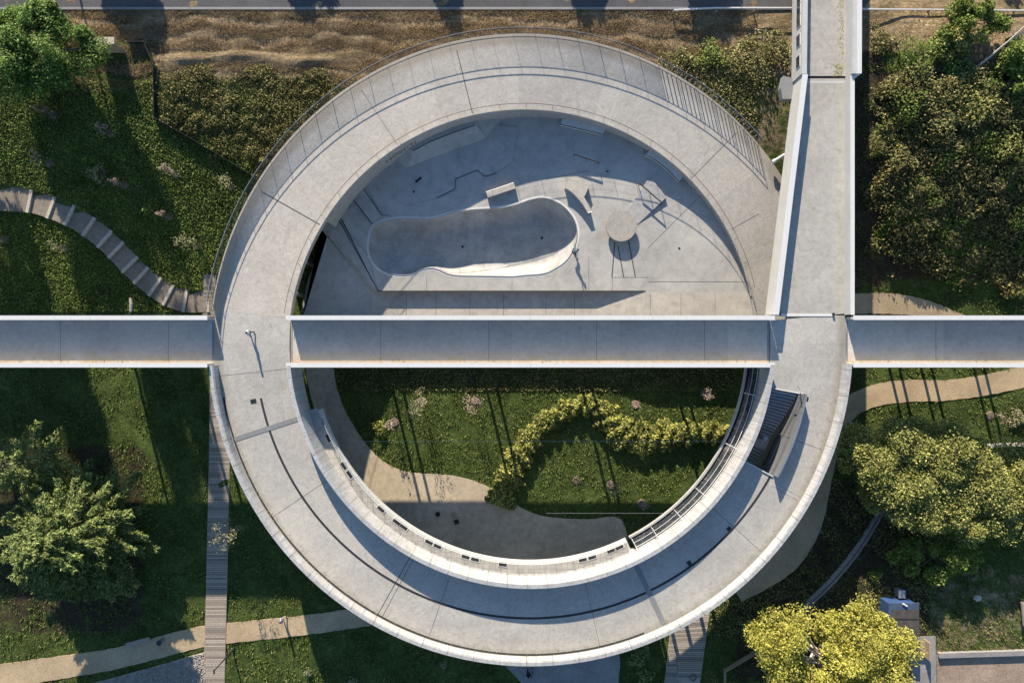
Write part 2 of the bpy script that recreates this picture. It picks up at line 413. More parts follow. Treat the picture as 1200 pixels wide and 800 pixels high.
def inside(poly, x, y):
    poly = np.asarray(poly); r = np.zeros(np.shape(x), bool); n = len(poly)
    for i in range(n):
        x1, y1 = poly[i][:2]; x2, y2 = poly[(i+1) % n][:2]
        if y1 == y2: continue
        r ^= ((y1 > y) != (y2 > y)) & (x < (x2-x1)*(y-y1)/(y2-y1)+x1)
    return r

# ------------------------------------------------------------------ terrain
CX, CY, RIN, ROUT = 1.9, -.2, 25.5, 33.8
ZD = 7.9                                    # level of the bridges and the upper half of the ring
ZG = -.6                                   # garden level
def ss(t): t = np.clip(t, 0, 1); return t*t*(3-2*t)
def T(x, y):
    x = np.asarray(x, float); y = np.asarray(y, float)
    out = 4.0*ss(y/32.0) - .35*ss((-y-16)/16.0)
    out = out + 1.4*ss((x-38)/8)*ss((y-6)/12)*ss((40-y)/8)      # bank under the brambles, north east
    r = np.hypot(x-CX, y-CY)
    out = out*ss((r-31)/2.5)
    return out + ZG + 3.0*ss((x-37)/5)*ss((-y-21)/7)  # south-east lawn raised so sunlight clears the tree shadows
def Tz(px, py):
    z = 0.0
    for _ in range(4): z = float(T(*P(px, py, z)))
    return z
def G(px, py, dz=0.0):
    z = Tz(px, py); x, y = P(px, py, z); return (x, y, z+dz)

def build_ground():
    xs = np.unique(np.r_[np.linspace(-700, -90, 12), np.arange(-90, 90.01, .45), np.linspace(90, 700, 12)])
    ys = np.unique(np.r_[np.linspace(-700, -60, 12), np.arange(-60, 64.01, .45), np.linspace(64, 700, 12)])
    X, Y = np.meshgrid(xs, ys); Z = T(X, Y)
    px = 600+X*800/(80-Z); py = 400-Y*800/(80-Z)
    r = np.hypot(X-CX, Y-CY)
    bumps = .10*np.sin(X*.9+1.3*np.sin(Y*.6))*np.sin(Y*1.1+np.sin(X*.5))
    far = ss((r-35)/3)
    Z = Z + bumps*far*.8 - .02
    Z = Z + .34*np.exp(-((py-68-3*np.sin(px*.04))/5.0)**2)*ss((px-180)/25)*ss((440-px)/40) + .045*np.sin(py*.42+2.2*np.sin(px*.021)+.8*np.sin(px*.07))*ss((105-py)/15)*far*(py > 12)
    def soft(x0, x1, y0, y1, s=18.0): return ss((px-x0)/s+.5)*ss((x1-px)/s+.5)*ss((py-y0)/s+.5)*ss((y1-py)/s+.5)
    dry = np.maximum.reduce([soft(-400, 180, -300, 48), soft(180, 960, -300, 92), soft(180, 300, 30, 130)*.55, soft(990, 1600, -300, 60)*.8,
                             soft(1080, 1170, 40, 100), soft(1085, 1230, 665, 770)*.45, soft(860, 940, 90, 190)*.5])
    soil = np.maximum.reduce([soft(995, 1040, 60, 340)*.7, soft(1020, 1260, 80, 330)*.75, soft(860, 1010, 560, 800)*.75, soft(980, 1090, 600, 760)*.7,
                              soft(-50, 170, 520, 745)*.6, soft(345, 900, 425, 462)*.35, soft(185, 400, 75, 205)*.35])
    ny, nx = X.shape; idx = np.arange(nx*ny).reshape(ny, nx)
    F = np.stack([idx[:-1, :-1], idx[:-1, 1:], idx[1:, 1:], idx[1:, :-1]], -1).reshape(-1, 4)
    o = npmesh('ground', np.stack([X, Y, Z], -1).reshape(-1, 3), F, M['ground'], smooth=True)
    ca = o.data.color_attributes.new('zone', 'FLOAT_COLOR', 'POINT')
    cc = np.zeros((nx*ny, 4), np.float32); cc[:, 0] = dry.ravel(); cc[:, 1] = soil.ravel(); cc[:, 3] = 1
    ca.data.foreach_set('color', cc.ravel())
    setp(o, kind='structure')
build_ground()

PATHPOLY = []
def struct(name, mb, mat):
    return setp(mb.build(name, mat), kind='structure')
def drape(name, pts, widths, mat, dz=.07, n=90, m=6, conv=True):
    c = resample(catmull([(*p, w_) for p, w_ in zip(pts, widths)], 10), n)
    t = np.gradient(c[:, :2], axis=0); t /= np.linalg.norm(t, axis=1)[:, None]; nn = np.stack([-t[:, 1], t[:, 0]], 1)
    V = []; Lp = []; Rp = []
    for i in range(n):
        for j in range(m+1):
            q = c[i, :2]+nn[i]*c[i, 2]*(j/m-.5)
            jit = .35*math.sin(i*2.9+j*1.3+3*math.sin(i*.7))*(1 if j in (0, m) else 0)
            q = q+nn[i]*jit
            x, y, z = G(q[0], q[1], dz); V.append((x, y, z))
            if j == 0: Lp.append((x, y))
            if j == m: Rp.append((x, y))
    F = [(i*(m+1)+j, i*(m+1)+j+1, (i+1)*(m+1)+j+1, (i+1)*(m+1)+j) for i in range(n-1) for j in range(m)]
    nb = len(V); V += [(v[0], v[1], v[2]-.25) for v in V]
    for i in range(n-1):
        for j in (0, m):
            a = i*(m+1)+j; b = a+m+1; F.append((a, b, b+nb, a+nb))
    PATHPOLY.append(Lp+Rp[::-1])
    o = MB().add(V, F).build(name, mat); return setp(o, kind='structure')
def sheet(name, poly, mat, dz=.06, sub=True):
    """a paved area laid on the terrain, outline in photo coordinates"""
    V = [G(*p, dz) for p in poly]; PATHPOLY.append([v[:2] for v in V])
    mb = MB().prism([v[:2] for v in V], [v[2]-.3 for v in V], [v[2] for v in V])
    return setp(mb.build(name, mat), kind='structure')

drape('footpath', [(-60, 800), (0, 792), (60, 783), (130, 772), (190, 757), (245, 744), (330, 735), (400, 726), (455, 716), (520, 700)], [30, 28, 27, 25, 25, 24, 23, 23, 24, 24], M['path'])
drape('footpath', [(860, 690), (915, 655), (945, 615), (960, 570), (972, 520), (992, 482), (1020, 465), (1060, 458), (1110, 457), (1160, 450), (1220, 436)], [34, 40, 34, 26, 24, 24, 25, 26, 24, 24, 26], M['path'])
drape('footpath', [(960, 360), (1000, 356), (1045, 356), (1085, 362), (1125, 378), (1180, 400)], [24, 24, 24, 20, 20, 20], M['path'])
sheet('paved_path', [(585, 772), (600, 764), (660, 760), (724, 755), (727, 775), (722, 830), (640, 830)], M['greypath'])
sheet('gravel_bed', [(92, 812), (108, 800), (150, 789), (200, 775), (241, 763), (240, 812)], M['gravel'])
sheet('parking_pad', [(1097, 767), (1240, 762), (1240, 850), (1099, 850)], M['park'])
sheet('garden_path', [(1062, 745), (1096, 745), (1098, 850), (1075, 850)], M['greypath'])
zr = 3.4
x0, y0 = P(-700, 9, zr); x1, _ = P(1900, 9, zr)
struct('road', MB().prism([(x0, y0), (x1, y0), (x1, y0+7.5), (x0, y0+7.5)], zr-.4, zr+.05), M['asphalt'])
struct('kerb', MB().prism([(x0, y0-.28), (x1, y0-.28), (x1, y0-.02), (x0, y0-.02)], zr-.4, zr+.14), M['joint'])
PATHPOLY.append([(x0, y0-.3), (x1, y0-.3), (x1, y0+7.5), (x0, y0+7.5)])

# garden paving inside the ring
garden_edge = [(388, 405), (392, 440), (397, 462), (405, 482), (425, 515), (450, 541), (480, 553), (530, 557), (570, 569), (610, 594), (640, 605), (690, 608), (718, 605), (731, 613), (737, 640)]
ge = [P(*p, ZG+.05) for p in catmull(garden_edge, 5)]
arcp = [(CX+26.4*math.cos(R(a)), CY+26.4*math.sin(R(a))) for a in np.linspace(297, 178, 50)]
struct('garden_paving', MB().prism([tuple(p) for p in ge]+arcp, ZG-.3, ZG+.05), M['garden'])
PATHPOLY.append([tuple(p) for p in ge]+arcp)

def boardwalk(label, quadpts, step, name='boardwalk'):
    """planks laid across a strip: pairs of (left, right) photo points"""
    n = 0; mb = MB(); Ls = [p[0] for p in quadpts]; Rs = [p[1] for p in quadpts]
    l = [G(*p, .12) for p in Ls]; r = [G(*p, .12) for p in Rs]
    PATHPOLY.append([v[:2] for v in l]+[v[:2] for v in r[::-1]])
    for a in range(len(l)-1):
        d = (Vector(l[a+1])-Vector(l[a])).length; kk = int(d/step)
        for i in range(kk):
            t0, t1 = i/kk, (i+.82)/kk
            q = [Vector(l[a]).lerp(Vector(l[a+1]), t0), Vector(r[a]).lerp(Vector(r[a+1]), t0), Vector(r[a]).lerp(Vector(r[a+1]), t1), Vector(l[a]).lerp(Vector(l[a+1]), t1)]
            mb.prism([(v.x, v.y) for v in q], [v.z-.06 for v in q], [v.z for v in q])
    th = thing(name, label, 'boardwalk')
    mb.build('planks', M['plank'], th)
    e = MB()
    for side in (l, r): e.tube([(v[0], v[1], v[2]-.04) for v in side], .05, 4)
    e.build('edge_beam', M['timber'], th)
    return th
boardwalk('long grey timber boardwalk running south past the ring beside the big conifer', [((247, 430), (271, 430)), ((246, 520), (270, 520)), ((243, 650), (267, 650)), ((241, 740), (265, 740)), ((238, 815), (263, 815))], .22)
boardwalk('short timber landing at the foot of the sleeper steps', [((239, 322), (253, 322)), ((239, 345), (253, 345)), ((238, 378), (253, 378))], .22)
boardwalk('pale wide timber walk leaving the ring at the bottom, round manhole at its end', [((776, 718), (832, 712)), ((790, 760), (825, 760)), ((797, 812), (818, 812))], .24)
boardwalk('narrow shaded timber strip beside the pale wide walk', [((786, 735), (788, 735)), ((781, 780), (794, 780)), ((777, 812), (795, 812))], .24)

# ------------------------------------------------------------------ the ring
def zr_(a):                                             # level of the sloping north half, falling from west to east
    return ZD - 4.95*np.clip((174-a)/169.0, 0, 1)
RPI, RO = 24.95, 33.42                                 # parapet radii of the level half
O0, O1, RST = -28.6, -10.6, 29.2                        # stair opening
ring = thing('ring_walkway', 'circular pale concrete walkway carried on columns, its north half sloping down', 'walkway', (CX, CY, 0))
d = MB()
d.arc(25.4, RO, 174, 186, ZD-.9, ZD); d.arc(RPI, RO, 186, 331.4, ZD-.9, ZD)
d.arc(RST, RO, O0, O1, ZD-.9, ZD); d.arc(RPI, RIN+.1, O0, O1, ZD-.9, ZD-.004)
d.arc(RPI, RO, O1, -6, ZD-.9, ZD); d.arc(25.4, RO, -6, 5.4, ZD-.9, ZD)
d.build('upper_deck', M['ring'], ring)
d = MB(); d.arc(RIN, ROUT, 149, 173.98, lambda a: zr_(a)-.9, zr_)
d.arc(RIN, ROUT, 4, 149, -.4, zr_)
d.build('ramp_deck', M['rampc'], ring)
e = MB(); e.arc(RIN-.03, RIN+.16, 12, 173.5, lambda a: zr_(a)-.25, lambda a: zr_(a)+.10); e.build('edge_kerb', M['rampc'], ring)
# parapets of the south half
d = MB(); d.arc(RPI-.004, RPI+.30, 185.2, 355, 5.5, ZD+1.55); d.build('inner_parapet', M['wring'], ring)
d = MB(); d.arc(RPI-.06, RPI+.36, 185.2, 355, ZD+1.55, ZD+1.63); d.build('coping', M['wring'], ring)
d = MB(); d.arc(RO-.40, RO+.004, 184, 356.2, ZD-1.1, ZD+1.15); d.build('outer_parapet', M['wring'], ring)
d = MB(); d.arc(RO-.32, RO+.06, 184, 356.2, ZD+1.15, ZD+1.24); d.build('coping', M['wring'], ring)
d = MB(); d.arc(33.4-.64, 33.4-.46, 190, 291.5, ZD+.002, ZD+.012); d.build('gutter', M['jointd'], ring)
d = MB(); d.arc(28.88, 29.12, 191.5, 331, ZD+.002, ZD+.010); d.build('drain_slot', M['jointd'], ring)
def zq(o): return lambda a: zr_(a)+o
def radial(name, px, py, wdt, mat, r0=RIN, r1=ROUT-1.0, zo=.006, z=None, skew=0):
    a = math.atan2(-(py-402), px-621); zz = z if z is not None else float(zr_(math.degrees(a) % 360))
    c, s = math.cos(a), math.sin(a); u = (-s, c); q = []
    for r, sg in ((r0, -1), (r1, -1), (r1, 1), (r0, 1)):
        kx = skew*(r-r0)
        q.append((CX+r*c+u[0]*(sg*wdt/2+kx), CY+r*s+u[1]*(sg*wdt/2+kx)))
    zz2 = [zz+zo]*4 if z is not None else None
    if zz2 is None:
        zz2 = []
        for x, y in q:
            aa = math.degrees(math.atan2(y-CY, x-CX)) % 360; zz2.append(float(zr_(aa))+zo)
    MB().prism(q, [v-.004 for v in zz2], zz2).build(name, mat, ring)
radial('joint', 310, 503, .50, M['joint'], zo=.03, z=ZD)
radial('joint', 762, 697, .55, M['jointd'] if False else M['joint'], zo=.03, z=ZD)
radial('seam', 458, 692, .07, M['jointd'], zo=.006, z=ZD); radial('seam', 463, 694, .05, M['jointd'], zo=.006, z=ZD)
radial('seam', 320, 232, .10, M['jointd']); radial('seam', 541, 80, .08, M['jointd']); radial('seam', 728, 103, .09, M['white'])
radial('seam', 835, 185, .05, M['jointd']); radial('seam', 440, 130, .04, M['jointd']); radial('seam', 870, 262, .05, M['jointd'], r0=RIN+.4, r1=RIN+4)
radial('seam', 890, 560, .06, M['joint'], r0=RST+.5, z=ZD); radial('seam', 925, 575, .05, M['joint'], r0=RST+.6, z=ZD)
for a in (186, 214, 251, 283, 318, 340): 
    radial('seam', 621+300*math.cos(R(a)), 402-300*math.sin(R(a)), .035, M['jointd'], z=ZD)
# drain gullies in the deck
for px, py in ((855, 620), (808, 660), (297, 470), (944, 467)):
    x, y = P(px, py, ZD); a = math.atan2(y-CY, x-CX)
    MB().box((x, y, ZD+.01), (.62, .46, .02), a).build('drain_grate', M['dark'], ring)
# columns
for a in list(range(203, 300, 12))+[306, 314, 322, 330, 338, 346, 160, 168, 178, 190]:
    for r in (27.2, 32.2):
        zt = (ZD if a > 174 else float(zr_(a)))-.85
        x, y = CX+r*math.cos(R(a)), CY+r*math.sin(R(a))
        MB().cyl((x, y), .22, -1.6, zt, 16).build('column', M['wallc'], ring)
# graffiti tag on the retaining wall
tag = MB(); rt = RIN-.015
def gpt(u, v):                                           # u along the wall in metres, v height
    a = 122.6-math.degrees(u/RIN); return (CX+rt*math.cos(R(a)), CY+rt*math.sin(R(a)), 4.2+v)
glyph = {'C': [[(.6, .9), (.1, .9), (.1, .1), (.6, .1)]], 'O': [[(.1, .1), (.1, .9), (.6, .9), (.6, .1), (.1, .1)]], 'M': [[(.1, 0), (.1, .9), (.35, .4), (.6, .9), (.6, 0)]],
         'U': [[(.1, .9), (.1, .1), (.6, .1), (.6, .9)]], 'N': [[(.1, 0), (.1, .9), (.6, 0), (.6, .9)]], 'I': [[(.3, 0), (.3, .9)]], 'T': [[(.35, 0), (.35, .9)], [(.05, .9), (.65, .9)]],
         'Y': [[(.35, 0), (.35, .5), (.1, .9)], [(.35, .5), (.6, .9)]]}
for i, ch in enumerate('COMMUNITY'):
    for st in glyph[ch]:
        tag.tube([gpt((i*.52+x*.55)*.9-2.6, y*.75) for x, y in st], .035, 4)
tag.build('graffiti', M['black'], ring)

# north railing on the outer edge of the ramp
rail = thing('railing', 'long curved steel picket railing around the outer edge of the ramp', 'railing', (CX, CY, 0))
RF = ROUT-.03; HF = 1.62
def rp(r, a, z): return (CX+r*math.cos(R(a)), CY+r*math.sin(R(a)), z)
for a in np.arange(41, 174, 4.0):
    z = float(zr_(a)); x, y, _ = rp(RF, a, 0)
    MB().box((x, y, z+HF/2-.1), (.05, .022, HF+.2), R(a)).build('post', M['steel'], rail)
tr = MB(); tr.tube([rp(RF, a, float(zr_(a))+HF) for a in np.arange(41, 174.1, 1)], .034, 5)
tr.build('top_rail', M['steel'], rail)
tr = MB(); tr.tube([rp(RF, a, float(zr_(a))+HF-.30) for a in np.arange(41, 174.1, 1)], .028, 5); tr.tube([rp(RF, a, float(zr_(a))+.12) for a in np.arange(41, 174.1, 1)], .02, 5)
tr.build('lower_rail', M['dark'], rail)
for a in np.arange(41, 173, 2.0):
    z = float(zr_(a)); b = MB(); ne = a < 64
    kk, tw = (2, .13) if ne else (15, .0045)
    for i in range(1, kk+1):
        aa = a+2.0*(i-.5)/kk; x, y, _ = rp(RF, aa, 0)
        b.box((x, y, float(zr_(aa))+.12+(HF-.42)/2), (.03 if ne else .05, tw, HF-.44), R(aa))
    b.build('infill_panel', M['steel'], rail)
# low inner rail of the ramp
rail2 = thing('handrail', 'low brown handrail along the inner edge of the ramp above the skatepark', 'railing', (CX, CY, 0))
tr = MB(); tr.tube([rp(RIN+.30, a, float(zr_(a))+1.08) for a in np.arange(14, 173.6, 1)], .032, 5); tr.build('top_rail', M['rust'], rail2)
for a in np.arange(14, 173.6, 6.4):
    x, y, _ = rp(RIN+.30, a, 0); MB().box((x, y, float(zr_(a))+.52), (.03, .03, 1.06), R(a)).build('post', M['dark'], rail2)
tr = MB()
for h in (.4, .75): tr.tube([rp(RIN+.30, a, float(zr_(a))+h) for a in np.arange(14, 173.6, 1.6)], .005, 4)
tr.build('wire', M['steel'], rail2)

# ------------------------------------------------------------------ footbridges
def ew_bridge(label, xa, xb, cols, name='footbridge'):
    t = thing(name, label, 'bridge', ((xa+xb)/2, 0, 0)); L_ = xb-xa; cx = (xa+xb)/2
    MB().box((cx, 0, ZD-.22), (L_, 4.58, .44)).build('deck', M['bridge'], t)
    for sg in (1, -1):
        MB().box((cx, sg*2.43, ZD+.54), (L_, .28, 1.98)).build('side_wall', M['wline'], t)
        n = max(1, int(L_/11)); b = MB()
        for i in range(n): b.box((xa+L_*(i+.5)/n, sg*2.45, ZD+1.56), (L_/n-.02, .46, .06))
        b.build('coping', M['whitesteel'], t)
    for px in cols:
        for dx in (0, 1.2):
            x = (px-600)*.1+dx
            MB().cyl((x, -1.0), .17, -1.2, ZD-.42, 14).build('column', M['wallc'], t)
    # expansion joints
    for px in np.arange(xa+9.5, xb-2, 11.4):
        MB().box((px, 0, ZD+.004), (.03, 4.2, .006)).build('joint', M['jointd'], t)
    for xx in (xa+.12, xb-.12):
        MB().box((xx, 0, ZD+.006), (.16, 4.2, .010)).build('joint', M['joint'], t)
    return t
ew_bridge('long straight concrete footbridge crossing the middle of the ring between garden and skatepark', -23.36, 27.16, (448, 559, 671, 783))
ew_bridge('straight concrete footbridge running off the left side of the ring', -80, -31.47, (60, 150, 225))
ew_bridge('straight concrete footbridge running off the right side of the ring', 35.27, 80, (1040, 1078, 1140))
# north bridge
nb = thing('footbridge', 'wide white walled footbridge climbing north over the road from the ring', 'bridge', (32, 25, 0))
xi0, xi1, xi2 = 27.55, 30.55, 30.95; xe = 35.1
MB().prism([(xi0, 2.75), (xe, 2.75), (xe, 27.75), (xi1, 27.75)], ZD-.9, ZD).build('deck', M['bridge_n'], nb)
MB().prism([(xi1, 28.0), (xe+.1, 28.0), (xe+.2, 62), (xi2, 62)], ZD-.9, ZD+.03).build('deck', M['bridge_n'], nb)
MB().prism([(xi1, 27.76), (xe, 27.76), (xe, 27.99), (xi1, 27.99)], ZD-.9, ZD-.05).build('joint', M['jointd'], nb)
MB().prism([(xi1, 27.2), (xe, 27.2), (xe, 27.5), (xi1, 27.5)], ZD+.003, ZD+.008).build('joint', M['white'], nb)
MB().prism([(xi0-.42, 2.8), (xi0, 2.8), (xi1, 27.6), (xi1-.42, 27.6)], ZD-1.1, ZD+1.42).build('side_wall', M['white'], nb)
MB().prism([(xi0-.50, 2.76), (xi0+.06, 2.76), (xi1+.06, 27.6), (xi1-.5, 27.6)], ZD+1.42, ZD+1.50).build('coping', M['whitesteel'], nb)
MB().prism([(xe, 2.8), (xe+.38, 2.8), (xe+.38, 27.6), (xe, 27.6)], ZD-1.1, ZD+1.18).build('side_wall', M['white'], nb)
MB().prism([(xe+.12, 2.76), (xe+.46, 2.76), (xe+.46, 27.6), (xe+.12, 27.6)], ZD+1.18, ZD+1.25).build('coping', M['whitesteel'], nb)
# taller road section with window panels in its west wall
MB().prism([(xi1-.55, 27.7), (xi1-.02, 27.7), (xi2-.02, 62), (xi2-.55, 62)], ZD-1.2, ZD+1.42).build('side_wall', M['white'], nb)
MB().prism([(xe+.1, 27.7), (xe+.5, 27.7), (xe+.65, 62), (xe+.2, 62)], ZD-1.2, ZD+1.5).build('side_wall', M['white'], nb)
MB().prism([(xe+.52, 27.66), (xe+1.02, 27.66), (xe+1.15, 62), (xe+.67, 62)], ZD-1.0, ZD+1.6).build('outer_cladding', M['whitesteel'], nb)
for py in (8, 21, 44, 69, -5, -20):
    y = (400-py)*.0885; x = xi1+(y-27.7)/(62-27.7)*.4-.56
    f = MB().box((x-.02, y, ZD+.55), (.06, 1.25, .95)).build('window', M['whitesteel'], nb)
    MB().box((x-.06, y, ZD+.55), (.03, 1.1, .8)).build('pane', M['glass'], f)
for y in (33, 45, 24, 14):
    for x in (xi1+.9, xe-.8): MB().cyl((x, y), .3, -.5, ZD-.85, 16).build('column', M['wallc'], nb)
# bracket box and gully hung on the west side
bx, by = P(918, 104, 6.5)
g = MB().prism([P(908+10, 89, 7), P(931, 92, 7), P(931, 116, 7), P(917, 116, 7), P(915, 103, 7)], 6.2, 7.0); g.build('bracket', M['joint'], nb)
sp_ = thing('rain_pipe', 'white stub pipe joining the railing end to the wide north bridge', 'pipe', P3(915, 186, 4.5))
MB().tube([P3(907, 189, 4.6), P3(920, 181, 5.2)], .16, 8).build('pipe', M['whitesteel'], sp_); MB().tube([P3(906, 190, 4.55), P3(909, 188, 4.7)], .24, 10).build('collar', M['whitesteel'], sp_)
bar = thing('barrier', 'low white bar between two black posts where the north bridge meets the ring', 'barrier', P3(945, 369, ZD))
xa, ya = P(913, 369, ZD); xb, yb = P(976, 369, ZD)
MB().box(((xa+xb)/2, ya, ZD+.02), (xb-xa, .30, .05)).build('bar', M['whitesteel'], bar)
for x in (xa, xb): MB().box((x, ya+.1, ZD+.12), (.22, .22, .25)).build('post', M['black'], bar)

# ------------------------------------------------------------------ terrace, rooms and gallery under the south half
tb = thing('terrace_building', 'curved rooms with a pale tiled terrace hung inside the south west of the ring', 'building', (CX, CY, 0))
ZT = 6.1
MB().arc(23.7, RPI+.2, 197.5, 296.2, ZT-.35, ZT).build('terrace_floor', M['tile'], tb)
MB().arc(23.52, 23.68, 197.5, 296.2, ZT-.4, ZT+.10).build('edge_kerb', M['white'], tb)
tr = MB(); tr.tube([rp(23.6, a, ZT+1.02) for a in np.arange(197.5, 296.3, 1.5)], .02, 5); tr.build('top_rail', M['whitesteel'], tb)
for a in np.arange(198, 296.3, 4.9): 
    x, y, _ = rp(23.6, a, 0); MB().box((x, y, ZT+.56), (.04, .04, .95), R(a)).build('post', M['whitesteel'], tb)
m_, n_, b_ = newmat('clear_glass'); b_.inputs['Base Color'].default_value = (.75, .85, .85, 1); b_.inputs['Roughness'].default_value = .03; b_.inputs['Alpha'].default_value = .22
M['clear'] = m_
MB().arc(23.59, 23.61, 197.6, 296.1, ZT+.14, ZT+.98).build('glass_balustrade', M['clear'], tb)
for px, py in ((374, 495), (383, 514), (401, 547), (408, 557), (446, 597), (465, 611), (473, 618), (503, 635), (513, 640), (546, 652), (557, 655), (590, 658), (683, 654), (694, 651), (716, 644), (726, 640)):
    a = math.atan2(-(py-402), px-621); r = 24.02
    x, y = CX+r*math.cos(a), CY+r*math.sin(a)
    f = MB().box((x, y, ZT+.03), (.62, 1.05, .06), a).build('rooflight', M['whitesteel'], tb)
    MB().box((x, y, ZT+.066), (.48, .86, .012), a).build('pane', M['dark'], f)
MB().prism([P(355, 482, ZT), P(373, 478, ZT), P(380, 500, ZT), P(368, 508, ZT)], ZT-.3, ZT+.14).build('end_slab', M['wallc'], tb)
MB().arc(26.9, 27.1, 198, 295, ZG, ZT-.36).build('glazed_front', M['glass'], tb)
for a in np.arange(198.5, 295.5, 4.4):
    x, y, _ = rp(26.8, a, 0); MB().box((x, y, (ZT-.36+ZG)/2), (.10, .10, ZT-.36-ZG), R(a)).build('mullion', M['dark'], tb)
MB().arc(32.0, 32.3, 200, 296, -1.2, ZD-.92).build('rear_wall', M['wallc'], tb)
for a in (198.0, 295.7):
    x, y, _ = rp(29.5, a, 0); MB().box((x, y, (ZD-.92)/2-.3), (4.9, .25, ZD-.92), R(a)).build('end_wall', M['wallc'], tb)
gl = thing('glazed_gallery', 'dark glazed curved gallery with white rails inside the south east of the ring', 'gallery', (CX, CY, 0))
MB().arc(23.6, RPI, 297.2, 355.2, ZT-.35, ZT-.15).build('gallery_floor', M['dark'], gl)
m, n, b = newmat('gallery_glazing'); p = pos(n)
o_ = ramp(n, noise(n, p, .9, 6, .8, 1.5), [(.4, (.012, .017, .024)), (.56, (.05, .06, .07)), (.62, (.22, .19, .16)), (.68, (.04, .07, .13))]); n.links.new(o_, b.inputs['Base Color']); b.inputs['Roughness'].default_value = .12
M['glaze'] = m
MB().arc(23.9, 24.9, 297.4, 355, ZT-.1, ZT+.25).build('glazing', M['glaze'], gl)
MB().arc(23.5, 23.7, 297.2, 355.2, ZT-.3, ZT+.12).build('edge_kerb', M['wallc'], gl)
for r, z, q in ((24.15, ZT+.6, .022), (24.6, ZT+.8, .034)):
    t_ = MB(); t_.tube([rp(r, a, z) for a in np.arange(297.4, 355.1, 1.5)], q, 5); t_.build('rail', M['whitesteel'], gl)
for a in (297.6, 303.5, 311, 319, 333, 347):
    t_ = MB(); t_.tube([rp(23.6, a, ZT+.62), rp(24.9, a, ZT+.95)], .04, 5); t_.tube([rp(24.15, a, ZT-.05), rp(24.15, a, ZT+.65)], .025, 5); t_.build('strut', M['whitesteel'], gl)
# stair well in the deck
st = thing('staircase', 'dark stone stairs going down through an opening in the ring deck', 'stairs', (CX+27*math.cos(R(-18)), CY+27*math.sin(R(-18)), 4))
n = 15
for i in range(n):
    a0 = O1-.25-i*.72; z = ZD-.16*(i+1)
    e_ = MB().arc(RIN, RST-.45-.04*i, a0-.70, a0, z-.5, z, step=.35).build('step', M['stair'], st); MB().arc(RIN+.05, RST-.5-.04*i, a0-.70, a0-.52, z+.002, z+.012, step=.2).build('nosing', M['dark'], e_)
a0 = O1-.25-n*.72; zl = ZD-.16*(n+1)
MB().arc(RIN, RST-.9, a0-2.6, a0, zl-.3, zl).build('landing', M['wallc'], st)
for i in range(6):
    b0 = a0-2.62-i*.72; z = zl-.16*(i+1)
    e_ = MB().arc(RIN, RST-.95, b0-.68, b0, z-.5, z, step=.35).build('step', M['stair'], st); MB().arc(RIN+.05, RST-1, b0-.68, b0-.50, z+.002, z+.012, step=.2).build('nosing', M['dark'], e_)
MB().arc(RST-.30, RST-.02, O0, O1, 2.5, ZD-.02).build('side_wall', M['stairwall'], st)
MB().arc(RST-.02, RST+.08, O0+.2, O1+.2, ZD+.002, ZD+1.02).build('parapet', M['stairwall'], st); MB().arc(RST-.06, RST+.14, O0+.2, O1+.2, ZD+1.02, ZD+1.08).build('coping', M['steel'], st)
MB().arc(RST+.10, RST+.36, O0+.2, O1+.2, ZD+.004, ZD+.14).build('kerb', M['joint'], st)
for q in (1.2,):
    t_ = MB(); t_.tube([rp(RST-.4, a, ZD+.9-2.4*(O1-a)/12 if a > a0 else ZD+.9-2.4*(O1-a0)/12) for a in np.arange(O1, O0+1, -1)], .05, 5); t_.build('handrail', M['steel'], st)
    t_ = MB(); t_.tube([rp(RST-.7, a, ZD+.5-2.4*(O1-a)/12 if a > a0 else ZD+.5-2.4*(O1-a0)/12) for a in np.arange(O1-2, O0+1, -1)], .04, 5); t_.build('handrail', M['dark'], st)
MB().box((*rp(27.6, O1+.15, 0)[:2], ZD+.012), (3.6, .14, .024), R(O1)).build('top_nosing', M['whitesteel'], st)
MB().box((*rp(27.5, O0-.1, 0)[:2], ZD+.06), (3.4, .10, .12), R(O0)).build('edge_upstand', M['whitesteel'], st)
MB().prism([P(912, 455, ZD+.9), P(906, 440, ZD+.9), P(907, 456, ZD+.9)], ZD+.002, ZD+.5).build('newel', M['stair'], st)
bk = thing('signpost', 'small forked steel post beside the head of the dark stairs', 'post', P3(940, 458, ZD))
MB().tube([P3(938, 460, ZD), P3(938, 460, ZD+1.2)], .06, 6).build('post', M['steel'], bk)
MB().tube([P3(935, 452, ZD+1.15), P3(938, 458, ZD+1.15), P3(943, 451, ZD+1.15)], .05, 5).build('fork', M['steel'], bk)

# ------------------------------------------------------------------ skatepark
ZS = 2.9; ZL = 2.2; RW = RIN+.1
def S(px, py, z=ZS): return tuple(P(px, py, z))
def ring_ang(p): return math.degrees(math.atan2(p[1]-CY, p[0]-CX)) % 360
A = S(394, 250); aA = ring_ang(A)
yS = P(600, 341, ZS)[1]
arc_pts = [(CX+RW*math.cos(R(a)), CY+RW*math.sin(R(a))) for a in np.linspace(4.2, aA, 90)]
outer = [S(443, 341), (S(755, 341)[0], yS), (S(757, 341)[0], 1.5), (CX+RW*math.cos(R(4.0)), 1.5)]+arc_pts
bowl_px = [(436.5, 267.5), (433, 280), (432.5, 292.5), (436, 304), (444, 314), (455, 320), (470, 322.5), (484, 321), (494, 316), (504, 314), (514, 316), (525, 321), (540, 323), (570, 323.5), (600, 324), (615, 322.5), (637, 320.5), (652, 314), (665, 304), (673, 290), (676.5, 275), (674, 260), (666, 247.5), (654, 237.5), (637, 232), (622, 234), (607, 239), (590, 243), (572, 244.5), (550, 246), (529, 250), (505, 256.5), (475, 256), (455, 258), (442, 262.5)]
rim = resample(catmull([S(*p) for p in bowl_px], 6, True), 170, True)
